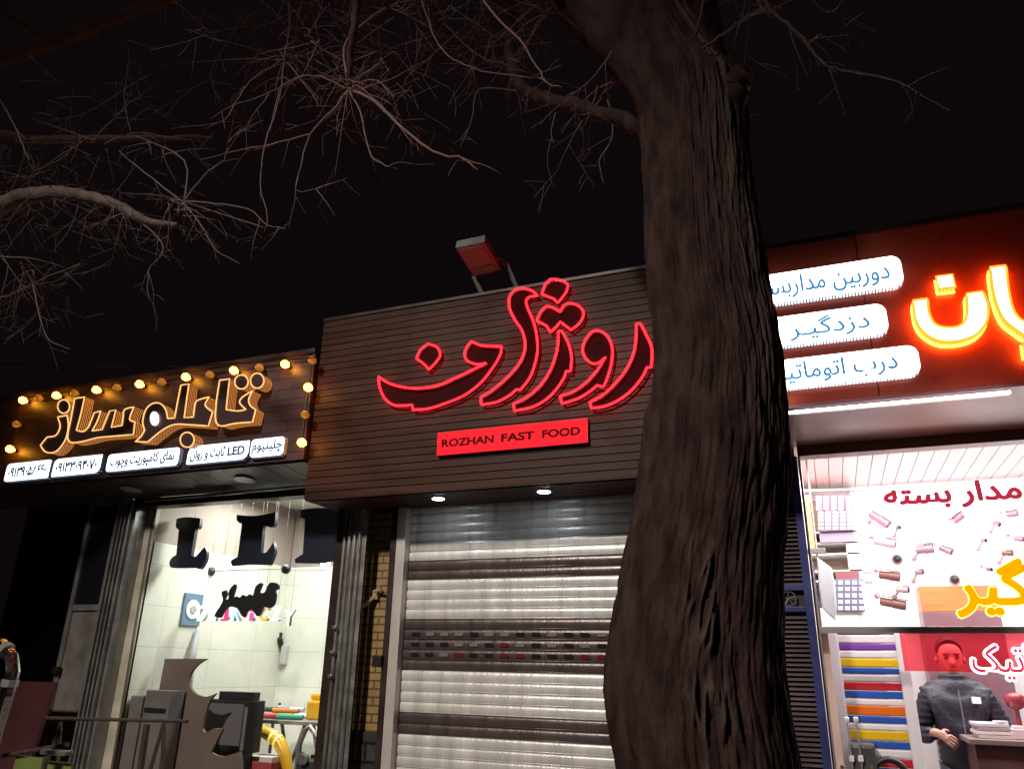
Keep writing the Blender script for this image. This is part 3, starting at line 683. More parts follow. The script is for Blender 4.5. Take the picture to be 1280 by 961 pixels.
# red plate
Yp = YM-.035
tl, bl, br_, tr_ = at(544.5,541.5,Yp), at(548,569.5,Yp), at(736.5,552.5,Yp), at(732.5,521.5,Yp)
x0 = (tl.x+bl.x)/2; x1 = (tr_.x+br_.x)/2; z0 = (bl.z+br_.z)/2; z1 = (tl.z+tr_.z)/2
t = thing('light_box', 'red lit rectangular plate with dark capital letters below the neon script', 'light box', ((x0+x1)/2, YM, z0))
MB().box(x0, x1, Yp+.003, YM-.002, z0, z1).build('housing', mat('red housing', (.25,.02,.02), .4), t)
MB().box(x0+.002, x1-.002, Yp, Yp+.003, z0+.002, z1-.002).build('face', emis('red lit acrylic', (1,.016,.024), 1.6), t)
h = z1-z0; W = x1-x0
for s, u0, u1 in (('ROZHAN', .035, .395), ('FAST', .445, .665), ('FOOD', .715, .955)):
    text('lettering', s, x0+W*u0, x0+W*u1, z0+h*.33, z0+h*.67, Yp-.001, mat('dark red lettering', (.04,.003,.005), .8, spec=.1), t, .034, .003)
# floodlight on the roof
def flood():
    c = [at(569,310,-.75), at(605,302.5,-.75), at(626,337.5,-.45), at(592,346,-.45)]
    nrm = (c[1]-c[0]).cross(c[3]-c[0]).normalized()
    if nrm.z < 0: nrm = -nrm
    t = thing('floodlight', 'unlit rectangular floodlight on two brackets above the slatted fascia', 'floodlight', (c[2].x, -.4, ZT+.03))
    back = [p+nrm*.07 for p in c]
    MB().hexa(c+back).build('housing', mat('pale grey housing', (.24,.25,.25), .6, spec=.2), t, bevel=.006)
    def bil(u, v, k): return (c[0].lerp(c[1], u)).lerp(c[3].lerp(c[2], u), v)-nrm*k
    MB().hexa([bil(.1,.07,.0005), bil(.9,.07,.0005), bil(.9,.66,.0005), bil(.1,.66,.0005), bil(.1,.07,.006), bil(.9,.07,.006), bil(.9,.66,.006), bil(.1,.66,.006)]).build('reflector', mat('floodlight glass', (.24,.26,.25), .35), t)
    MB().hexa([bil(.12,.76,.0005), bil(.88,.76,.0005), bil(.88,.93,.0005), bil(.12,.93,.0005), bil(.12,.76,.005), bil(.88,.76,.005), bil(.88,.93,.005), bil(.12,.93,.005)]).build('driver_cover', mat('driver cover', (.3,.32,.31), .5), t, bevel=.002)
    for a_, b_ in ((at(592,345,-.42), at(604,368,-.4)), (at(632,329,-.42), at(648,360,-.4))):
        v = Vector((.018,0,0)); u = Vector((0,.03,0)); e = Vector((b_.x, -.4, ZT+.025))
        MB().hexa([e-v, e+v, e+v+u, e-v+u, a_-v, a_+v, a_+v+u, a_-v+u]).build('bracket', mat('bracket grey', (.14,.12,.12), .6, spec=.2), t, bevel=.002)
    a_ = at(632,330,-.42); MB().tube([bil(1,.62,-.03), a_+Vector((.0,.015,0))], .018, 8).build('pivot', MATS['bracket grey'], t)
flood()

# ================================================================== RIGHT SHOP
YR = -.83; rs = thing('shop_building', 'brightly lit security equipment shop with red fascia at right', 'building', (1.5, 1, 0))
redp = mat('red composite panel', (.42,.06,.03), .3, .1, .12, 2)
rx0, rx1 = -.70, 3.6
for k in range(4):
    x0 = rx0+k*1.075; MB().box(x0, x0+1.07, YR, YR+.03, 2.95, 3.9).build('fascia_panel', redp, rs, bevel=.002)
MB().box(rx0, rx1, YR+.03, 0, 2.95, 3.88).build('fascia_core', darkmet, rs)
MB().box(rx0, rx1, YR-.01, .02, 3.902, 3.93).build('coping', darkmet, rs)
MB().box(rx0, rx1, YR+.0, .0, 2.93, 2.948).build('soffit', mat('maroon soffit', (.3,.12,.12), .35, .1, .04, 3), rs)
MB().box(-.07, rx1, -.03, .08, 2.865, 2.93).build('window_header', mat('brown header', (.2,.11,.09), .4, .2), rs, bevel=.004)
RB = 2.0; zcr = 3.08
MB().box(-.17, 3.6, RB, RB+.1, .1, zcr).build('wall', mat('white back wall', (.8,.78,.77), .6, 0, .04), rs, label='white back wall')
MB().box(-.17, -.09, .08, RB, .1, zcr).build('wall', mat('cream side wall', (.6,.55,.5), .6, 0, .06), rs, label='cream side wall')
MB().box(3.5, 3.6, .08, RB, .1, zcr).build('wall', MATS['cream side wall'], rs, label='far side wall')
b = MB(); x = -.17
while x < 3.6: b.box(x, x+.095, -.0, RB+.1, zcr, zcr+.02); x += .1
b.box(-.17, 3.6, 0, RB+.1, zcr+.025, zcr+.06)
b.build('ceiling', mat('slatted ceiling', (.62,.56,.56), .4), rs)
MB().box(-.17, 3.6, .0, RB+.1, 0, .1).build('floor', mat('beige floor tile', (.4,.37,.34), .4), rs)
MB().box(-.7, 3.6, RB+.1, 5, 0, 3.85).build('rear_mass', plaster, rs)
MB().box(-.72, -.5, -.02, .1, 0, 2.93).build('pier', plaster, rs)
MB().box(-.072, -.056, -.02, .06, .1, 2.865).build('window_frame', mat('pinkish aluminium', (.6,.52,.52), .35, .5), rs, bevel=.004)
MB().box(-.056, rx1, -.015, .055, 1.815, 1.85).build('transom', MATS['pinkish aluminium'], rs, bevel=.003)
MB().box(-.056, rx1, .02, .026, 1.85, 2.865).build('pane', MATS['clear glass'], rs)
MB().box(-.056, rx1, .02, .026, .5, 1.815).build('pane', MATS['clear glass'], rs)
MB().box(-.056, rx1, -.02, .08, .1, .5).build('sill', darkmet, rs)
# LED strip along fascia bottom
a = at(985, 517.5, YR-.02); c = at(1262, 490, YR-.02)
t = thing('led_strip', 'long thin white glowing strip along the bottom of the red fascia', 'light strip', (a.x, YR, a.z))
MB().box(a.x-.2, c.x, YR-.03, YR-.002, a.z-.005, a.z+.012).build('profile', alu, t)
MB().tube([(a.x-.2, YR-.036, a.z+.003), (c.x, YR-.036, a.z+.003)], .007, 8).build('tube', emis('strip glow', (.9,.85,1), 16), t)
# three white boxes
rtx = mat('sky blue lettering', (.08,.28,.55), .4, emit=(.1,.33,.62), estr=.75)
rbx = emis('bright white box face', (.88,.95,1), 8)
rbs = dots('box dotted edge', (.5,.6,.6), (.7,.85,1), 4, 60, .33)
R3 = [(1124.5,(318,357),'دوربین مداربسته',(1111,938),'topmost white lightbox beside the trunk with blue script',900),
      (1106,(378,416.5),'دزدگیـر',(1086,985),'shortest white lightbox, the middle one of three beside the trunk',900),
      (1146,(430,468),'درب اتوماتیک',(1121,955),'lowest white lightbox of three beside the trunk, blue script',900)]
for (xr_, (ya, yb), s, (tx1, tx0), lab, xl) in R3:
    Yb = YR-.05; a = at(xr_, ya, Yb); c = at(xr_, yb, Yb); l = at(xl+20, 400, Yb)
    t = thing('light_box', lab, 'light box', (a.x-.3, YR, c.z), 'white lightboxes on the red fascia')
    MB().prism(rrect(l.x, a.x, c.z, a.z, .05), Yb+.004, YR-.002).build('housing', rbs, t)
    MB().prism(rrect(l.x+.003, a.x-.003, c.z+.003, a.z-.003, .048), Yb, Yb+.004).build('face', rbx, t)
    hh = a.z-c.z
    text('lettering', shape(s), at(tx0, ya+20, Yb).x, at(tx1, ya+20, Yb).x, c.z+hh*.1, a.z-hh*.16, Yb-.001, rtx, t, .022)
# big letters
Yl = YR-.085; o3 = (940,270)
lett = [[(668,350,1),(727,342,1),(733,400),(760,448),(820,462),(872,448),(893,400),(890,322,1),(955,312,1),(977,370),(970,440),(920,495),(840,518),(770,514),(712,480),(680,430)],
        [(765,250,1),(830,242,1),(842,292,1),(775,300,1)],
        [(988,212,1),(1052,205,1),(1062,300),(1080,380),(1110,425),(1150,440),(1250,440,1),(1250,500,1),(1150,500),(1090,465),(1040,420),(1005,330)],
        [(1128,522,1),(1190,515,1),(1198,565,1),(1136,572,1)]]
t = thing('channel_letter_sign', 'big glowing yellow white letters with orange edges on the red fascia', 'sign', (at(1230,400,Yl).x, YR, at(1230,430,Yl).z))
yl = emis('yellow white letter face', (1,.82,.42), 4.5); os_ = dots('orange letter edge', (.6,.15,.02), (1,.25,.02), 5, 60, .42, uv=True)
for i, s in enumerate(lett):
    lp = trace(s, o3, 3.315, Yl, 6)
    f = MB().prism(lp, Yl, Yl+.01).build('letter_face' if i % 2 == 0 else 'letter_dot', yl, t)
    side_strip(lp, Yl+.01, YR-.03, os_, f)
    outline_tubes('rim', [lp], Yl+.006, .009, emis('orange rim', (1,.28,.02), 2.2), f)
    outline_tubes('halo_tube', [[(x, z) for x, z in lp]], YR-.02, .01, emis('orange halo', (1,.2,.02), 18), f)

# blue door leaf with louvres
bx0, bx1 = -.49, -.075
blue = mat('blue painted steel', (.05,.06,.22), .4, .2, .25)
t = thing('security_door', 'blue framed door leaf with louvred panels and a round emblem', 'door', ((bx0+bx1)/2, -.02, 0))
zb1, zb2 = at(1005,758,-.03).z, at(1003,738,-.03).z
b = MB().box(bx0, bx0+.04, -.06, -.0, .03, 2.86).box(bx1-.045, bx1, -.06, -.0, .03, 2.86).box(bx0+.04, bx1-.045, -.055, -.005, 2.8, 2.86).box(bx0+.04, bx1-.045, -.055, -.005, .03, .12)
b.box(bx0+.04, bx1-.045, -.055, -.005, zb2, zb2+.03).box(bx0+.04, bx1-.045, -.055, -.005, zb1-.03, zb1)
b.build('frame', blue, t, bevel=.004)
def louv(z0, z1):
    b = MB(); z = z0+.004
    while z < z1-.012:
        b.hexa([(bx0+.04,-.045,z),(bx1-.045,-.045,z),(bx1-.045,-.02,z+.012),(bx0+.04,-.02,z+.012),(bx0+.04,-.045,z+.004),(bx1-.045,-.045,z+.004),(bx1-.045,-.02,z+.016),(bx0+.04,-.02,z+.016)])
        z += .026
    x = bx0+.06
    while x < bx1-.05: b.box(x, x+.004, -.018, -.012, z0, z1); x += .024
    return b
lm = mat('louvre metal', (.22,.16,.17), .45, .4, .2)
louv(zb2+.03, 2.8).build('louvre_panel', lm, t); louv(.12, zb1-.03).build('louvre_panel', lm, t)
MB().box(bx0+.04, bx1-.045, -.014, -.006, .12, 2.8).build('back_sheet', mat('dark back sheet', (.03,.02,.03), .5), t)
xc = bx0+.28; zc2 = (zb1+zb2)/2
b = MB().tube([(xc+.042*math.cos(a*math.pi/9), -.04, zc2+.042*math.sin(a*math.pi/9)) for a in range(18)], .005, 6, closed=True)
for a in range(5):
    an = math.pi/2+a*2*math.pi/5; b.tube([(xc, -.04, zc2), (xc+.038*math.cos(an), -.04, zc2+.038*math.sin(an))], .004, 5)
b.build('emblem', lm, t)

# ---- inside right shop
o4 = (1000,560); s4 = 4.0036
def R4(x, y, Y): return at(1000+x/s4, 560+y/s4, Y)
def pbox(name, x0, y0, x1, y1, Y, th, m, parent=None, bevel=.003, label=None):
    a = R4(x0, y0, Y); c = R4(x1, y1, Y)
    return MB().box(a.x, c.x, Y, Y+th, c.z, a.z).build(name, m, parent, bevel=bevel, label=label)
YS = RB-.32
t = thing('shelf_unit', 'tan shelf unit against the left part of the back wall', 'shelf', (R4(150,500,YS).x, YS, .1))
pbox('side_panel', 8, 235, 75, 500, YS-.05, .3, mat('orange tan wood', (.62,.33,.12), .5, 0, .1), t)
x1s = R4(262,200,YS).x; x0s = R4(20,200,YS).x
b = MB()
for y in (415, 470, 525, 610, 660, 900): z = R4(150, y, YS).z; b.box(x0s, x1s+.06, YS, YS+.3, z-.012, z)
b.build('shelf', mat('shelf edge white', (.7,.68,.66), .5), t)
MB().box(x0s, x1s+.06, YS+.28, YS+.3, .1, R4(150,225,YS).z).build('back_panel', mat('tan back panel', (.45,.33,.25), .6, 0, .1), t)
pbox('side_panel', 262, 230, 285, 900, YS, .28, mat('shelf white', (.72,.7,.68), .5), t)
pbox('drawer', 175, 615, 300, 655, YS-.004, .1, mat('dark red drawer', (.2,.06,.06), .5), t)
pbox('cupboard_door', 100, 800, 300, 896, YS-.01, .02, white, t)
def keypad(x0, y0, x1, y1, lab, c1):
    t = thing('keypad_panel', lab, 'panel', tuple(R4((x0+x1)/2, y1, YS-.05)), 'keypads on the shelf unit')
    pbox('case', x0, y0, x1, y1, YS-.06, .05, mat('case '+c1[0], c1[1], .5), t)
    nx = 5; ny = 5
    for i in range(nx):
        b = MB()
        for j in range(ny):
            a = R4(x0+(x1-x0)*(i+.15)/nx, y0+(y1-y0)*(j+.25)/ny, YS-.064); c = R4(x0+(x1-x0)*(i+.85)/nx, y0+(y1-y0)*(j+.8)/ny, YS-.064)
            b.box(a.x, c.x, YS-.066, YS-.06, c.z, a.z)
        b.build('key_column', white, t)
keypad(75, 240, 262, 310, 'pink topped blister pack row on the top shelf', ('pink', (.35,.04,.09)))
keypad(85, 312, 270, 410, 'grey device row with pale keys under the pink packs', ('grey', (.12,.09,.15)))
keypad(150, 655, 325, 815, 'grey keypad panel on the lower shelf beside the wrapped case', ('violet grey', (.12,.11,.19)))
tag(pbox('binder', 95, 425, 278, 466, YS-.03, .2, mat('blue grey binder', (.25,.2,.28), .5)), 'blue grey flat case lying on the second shelf', 'case')
# display board with cameras; its added glow stands in for strong room light
bdY = RB-.06
t = thing('display_board', 'large white board with added glow carrying the security cameras', 'board', (R4(700,900,bdY).x, bdY, R4(700,900,bdY).z))
a = R4(258, 228, bdY); c = R4(340, 905, bdY)
MB().box((a.x+c.x)/2, 3.4, bdY, bdY+.05, c.z, zcr-.02).build('panel', mat('white acrylic added glow', (.8,.8,.8), .4, emit=(1,.93,.95), estr=1.0), t)
MB().box((a.x+c.x)/2-.01, (a.x+c.x)/2+.0, bdY-.01, bdY+.05, c.z, zcr-.02).build('edge_trim', white, t)
tag(MB().tube([R4(-10,214,1.0), R4(520,208,1.0)], .008, 8).build('ceiling_rod', mat('chrome rod', (.8,.78,.78), .2, .9)), 'thin chrome rod hanging below the slatted ceiling', 'rod')
cams = [((350,325),(445,385),'dark pink bullet camera tilted down at the top left','bullet'),((372,462),(480,480),'pale bullet camera second from the top','bullet'),
 ((465,548),(522,562),'small white dome camera third from the top','dome'),((395,632),(500,645),'brown banded bullet camera in the left column','bullet'),
 ((480,705),(545,708),'short pale camera low in the left column','bullet'),((400,765),(530,788),'large brown bullet camera at the bottom of the left column','bullet'),
 ((578,510),(668,502),'mauve box camera right of the left column','bullet'),((698,495),(762,520),'mauve angled camera beside the box camera','bullet'),
 ((575,622),(618,620),'small mauve camera below the box camera','bullet'),((770,370),(815,335),'pink camera pointing up under the red window script','bullet'),
 ((965,372),(1000,384),'tiny pink camera right of centre on the board','bullet'),((1032,335),(1090,325),'pink camera near the right edge of the photo','bullet'),
 ((905,460),(932,462),'tiny grey camera in the middle of the board','bullet'),((1070,452),(1120,456),'pink bullet camera above the yellow window script','bullet'),
 ((1010,525),(1065,525),'orange tinted camera above the yellow script','bullet'),((935,608),(960,608),'small orange camera left of the yellow script','bullet'),
 ((480,400),(500,398),'tiny dark camera beside the tilted one','bullet'),((770,650),(800,655),'small beige dome camera above the brown cabinet','dome')]
cm = [mat('camera rose flare tint', (.3,.12,.15), .4), mat('camera mauve flare tint', (.2,.13,.17), .4), mat('camera brown', (.14,.05,.04), .4), mat('camera pale', (.4,.3,.32), .4)]  # rose and mauve put the flare's tint into the case colour
for i, (p, q, lab, kd) in enumerate(cams):
    Yc = bdY-.12; a = R4(*p, Yc); c = R4(*q, Yc-.04); L = (c-a).length; d = (c-a).normalized()
    m = cm[3] if 'pale' in lab or 'white' in lab or 'beige' in lab else cm[2] if 'brown' in lab or 'orange' in lab else cm[1] if 'mauve' in lab or 'grey' in lab or 'dark camera' in lab else cm[0]
    t = thing('security_camera', lab, 'security camera', (a.x, bdY, a.z), 'security cameras on the white board')
    r = min(.038, L*.3)
    if kd == 'dome':
        e = Vector(((a.x+c.x)/2, bdY, a.z))
        MB().lathe(e, (0,-1,0), [(0,.045),(.025,.045),(.03,.038)], 16).build('base', cm[3], t)
        MB().lathe(e, (0,-1,0), [(.028,.034),(.045,.031),(.06,.02),(.066,.004)], 14).build('dome', black, t, smooth=True)
        continue
    MB().lathe(a, d, [(0,r*.55),(.008,r*.85),(L*.5,r*.85),(L*.52,r*.95),(L,r*.95),(L-.004,r*.8)], 16).build('camera_body', m, t)
    MB().lathe(c-d*.006, d, [(0,r*.8),(.003,r*.8)], 14).build('lens_ring', black, t)
    MB().lathe(c-d*.004, d, [(0,r*.4),(.006,r*.35)], 12).build('lens', mat('lens glass', (.05,.04,.08), .05), t)
    o_ = Vector((0,0,1)); sx_ = d.cross(o_).normalized(); un = sx_.cross(d).normalized()
    h0 = a+un*r*1.05; h1 = c+d*.018+un*r*1.05; wv = sx_*r*.95; tv = un*.005
    MB().hexa([h0-wv, h1-wv, h1+wv, h0+wv, h0-wv+tv, h1-wv+tv, h1+wv+tv, h0+wv+tv]).build('sun_hood', m, t)
    mp_ = a.lerp(c,.3); bp_ = Vector((a.x-.01, bdY, a.z+(.05 if i % 2 else -.05)))
    MB().tube([mp_, Vector((bp_.x, bdY-.05, bp_.z)), bp_], .009, 8).build('mount', cm[3], t)
    MB().lathe(bp_, (0,-1,0), [(0,.024),(.012,.022)], 12).build('mount_base', cm[3], t)
# brown cabinet low on the board
YC = 1.55
t = thing('wall_cabinet', 'orange and brown cabinet below the cameras', 'cabinet', tuple(R4(800, 900, YC)))
pbox('upper_door', 592, 690, 1010, 815, YC, .3, mat('orange brown laminate', (.48,.17,.05), .35, 0, .25, 3, 0, 10, (1,1,9)), t)
pbox('lower_door', 612, 819, 1020, 905, YC, .3, mat('plum brown laminate', (.2,.1,.12), .35, 0, .15), t)
MB().box(R4(612,900,YC).x, R4(1020,900,YC).x, YC+.01, YC+.29, .1, R4(800,908,YC).z).build('base', mat('plum brown laminate', (0,0,0)), t)
# window scripts
Yw = -.03
def win_text(name, s, px, py, core, rim, lab, bold=.03, k=.02):
    a = at(px[0], py[1], Yw); c = at(px[1], py[0], Yw)
    t = thing(name, lab, 'neon sign', ((a.x+c.x)/2, Yw, a.z), 'lit scripts on the right shop window')
    mb = MB(); beads(mb, s, a.x, c.x, a.z, c.z, Yw+.012, k, .005); mb.build('glow_border', rim, t)
    text('letter_core', s, a.x, c.x, a.z, c.z, Yw, core, t, bold, .006)
    return t
hot = emis('white hot border', (1,.9,.95), 5)
win_text('window_sign', shape('مدار بسته'), (1108,1272), (598,638), mat('crimson letter', (.5,.04,.08), .4, emit=(.8,.06,.12), estr=.5), hot, 'red script with white glowing border high on the right window', .045, .011)
win_text('window_sign', shape('دزدگیر'), (1199,1382), (696,770), emis('deep yellow', (1,.42,.0), 1.1), emis('yellow neon', (1,.78,.12), 4), 'yellow glowing script in the middle of the right window', .03, .013)
win_text('window_sign', shape('اتوماتیک'), (1219,1352), (806,850), emis('pink red core', (.9,.05,.12), .9), hot, 'white outlined script on the red glow sheet below the transom', .005, .010)
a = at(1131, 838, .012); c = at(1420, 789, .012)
tag(MB().box(a.x, c.x, .010, .014, a.z, c.z-.0).build('red_glow_sheet', glass('red glow sheet', (1,.4,.45), .05, .07, (1,.05,.1))), 'red translucent strip added for the reflected red glow below the transom', 'glow strip')  # added sheet, stands in for a band of reflected red light
# plastic wrapped case hanging on left
t = thing('wrapped_case', 'clear plastic wrapped white case hanging inside the left edge of the window', 'case', tuple(R4(120, 800, .35)))
pl = mat('cloudy plastic', (.75,.76,.78), .15)
pts = [R4(x, y, .35) for x, y in ((85,545),(160,600),(170,660),(185,790),(175,860),(110,800),(95,700))]
MB().prism([(p.x, p.z) for p in pts], .35, .42).build('wrap', pl, t, bevel=.01)
pbox('dark_edge', 68, 570, 84, 800, .345, .05, mat('slate', (.12,.12,.2), .4), t)
MB().tube([R4(86,545,.38), R4(84,510,.38), Vector((R4(84,510,.38).x, .38, zcr))], .006, 6).build('hook', alu_dull, t)
pbox('hanger_bar', 30, 502, 130, 526, .37, .03, alu_dull, t)
# rack of coloured rails
YK = .45
def R5(x, y, Y=YK): return at(1000+x/4.571, 760+y/4.571, Y)
t = thing('barrier_rack', 'tall white rack of red, yellow, orange and blue horizontal rails', 'rack', (R5(400,400).x, YK, .1))
rk = mat('glossy white rack', (.8,.74,.76), .25)
xl = R5(165,300).x+.0; xr2 = R5(600,300).x
zt = R5(300,140).z
xl = R5(160,145).x; xr2 = R5(602,145).x
MB().box(xl, xl+.055, YK-.03, YK+.03, .1, zt).build('post', rk, t, bevel=.01)
MB().box(xr2-.065, xr2, YK-.03, YK+.03, .1, zt).build('post', rk, t, bevel=.01)
rc = {'b':mat('rail blue', (.03,.10,.42), .25), 'w':rk, 'p':mat('rail purple', (.2,.06,.4), .25), 'y':mat('rail yellow', (.75,.48,.02), .25), 'r':mat('rail red', (.55,.03,.04), .25), 'o':mat('rail orange', (.75,.16,.02), .25)}
nmz = {'b':'blue','w':'white','p':'purple','y':'yellow','r':'red','o':'orange'}
rows = [('b',118,150),('w',152,200),('p',202,240),('w',242,284),('y',286,336),('b',338,376),('w',378,420),('r',422,468),('b',470,514),('w',516,552),('o',554,610),('b',612,654),('w',656,692),('y',694,750),('b',752,796),('w',798,846),('r',848,900),('b',902,945),('w',947,985),('y',987,1035),('b',1037,1080)]
for c_, y0, y1 in rows:
    z1_ = R5(380, y0).z; z0_ = R5(380, y1).z; zm = (z0_+z1_)/2; rr = (z1_-z0_)/2
    MB().box(xl+.05, xr2-.06, YK-.02, YK+.02, zm-rr+.001, zm+rr-.001).build('rail', rc[c_], t, bevel=.007, label=nmz[c_]+' rail')
# gate motor
YG = .22
a = R5(240, 919, YG); c = R5(430, 780, YG)
t = thing('gate_motor', 'grey gate motor with two threaded rods and a black wheel at the window bottom', 'motor', ((a.x+c.x)/2, YG, .1))
gm = mat('grey motor housing', (.12,.12,.12), .35, .3, .2)
MB().box(a.x+.05, c.x, YG, YG+.2, a.z-.1, c.z).build('housing', gm, t, bevel=.02)
MB().box(a.x+.02, c.x+.05, YG+.02, YG+.18, .1, a.z-.1).build('pedestal', gm, t)
for x in (268, 320):
    p = R5(x, 640, YG-.02); q = R5(x+10, 850, YG-.02)
    r_ = MB().tube([Vector((p.x,YG-.02,p.z)), Vector((p.x,YG-.02,a.z-.09))], .005, 6).build('rod', alu, t)
    MB().lathe((p.x, YG-.02, p.z-.01), (0,0,1), [(0,.01),(.012,.014),(.025,.014),(.03,.008)], 10).build('cap', white, r_)
    MB().lathe((p.x, YG-.02, R5(x,870,YG).z), (0,0,1), [(0,.014),(.03,.014)], 10).build('nut', white, r_)
for x in (240, 410): p = R5(x, 905, YG-.03); MB().lathe(p, (0,-1,0), [(0,.01),(.02,.01)], 10).build('bolt', mat('brass', (.6,.4,.12), .3, .8), t)
p = R5(520, 960, YG); MB().tube([(p.x+.085*math.cos(k*math.pi/12), YG+.02, p.z+.085*math.sin(k*math.pi/12)) for k in range(24)], .018, 8, closed=True).tube([(p.x-.09, YG+.02, p.z),(p.x+.09, YG+.02, p.z)], .012, 6).tube([(p.x-.1,YG+.05,p.z),(p.x-.1,YG+.05,p.z)], .01, 6).tube([(p.x, YG+.03, p.z), (c.x-.04, YG+.1, a.z-.05)], .02, 8).build('wheel', black, t, smooth=True)
# counter
YD = .7
a = R5(965, 745, YD); 
t = thing('counter', 'dark brown counter at the lower right behind the glass', 'counter', (a.x+.5, YD, .1))
MB().box(a.x, a.x+1.6, YD, YD+.55, a.z-.03, a.z).build('counter_top', mat('pale worktop', (.2,.15,.15), .4), t, bevel=.004)
MB().box(a.x+.03, a.x+1.57, YD+.03, YD+.52, .1, a.z-.03).build('counter_body', mat('brown counter', (.12,.06,.06), .35, 0, .2), t)
zt = a.z; xx = R5(1040,770,YD).x
t = thing('paper_stack', 'stack of pale catalogues on the brown counter', 'papers', (xx+.08, YD+.2, zt))
for k in range(4): MB().box(xx-.01*(k%2), xx+.19-.006*k, YD+.08, YD+.32, zt+.022*k+.001, zt+.022*k+.02).build('catalogue', mat('cover '+str(k), [(.6,.5,.45),(.7,.66,.62),(.45,.3,.3),(.6,.6,.66)][k], .4), t, bevel=.002)
xx = R5(1175,700,YD).x
tag(MB().lathe((xx, YD+.12, zt), (0,0,1), [(0,.03),(.005,.032),(.1,.042),(.102,.038),(.02,.028)], 16).build('cup', mat('pink white cup', (.75,.6,.6), .4), smooth=False), 'pale cup on the counter beside the catalogues', 'cup')
xx = R5(1225,720,YD).x
tag(MB().box(xx, xx+.1, YD+.1, YD+.22, zt, zt+.06).box(xx+.02, xx+.08, YD+.12, YD+.2, zt+.06, zt+.075).build('card_box', mat('pale pink box', (.65,.5,.5), .5), bevel=.006), 'small pink box on the counter right of the cup', 'box')
xx = R5(1265,640,YD).x
tag(MB().lathe((xx+.04, YD+.3, zt), (0,0,1), [(0,.05),(.01,.05),(.03,.015),(.16,.012),(.18,.05),(.24,.06),(.26,.03)], 14).build('desk_ornament', mat('maroon glaze', (.25,.03,.04), .25), smooth=True), 'maroon desk ornament at the right edge on the counter', 'ornament')

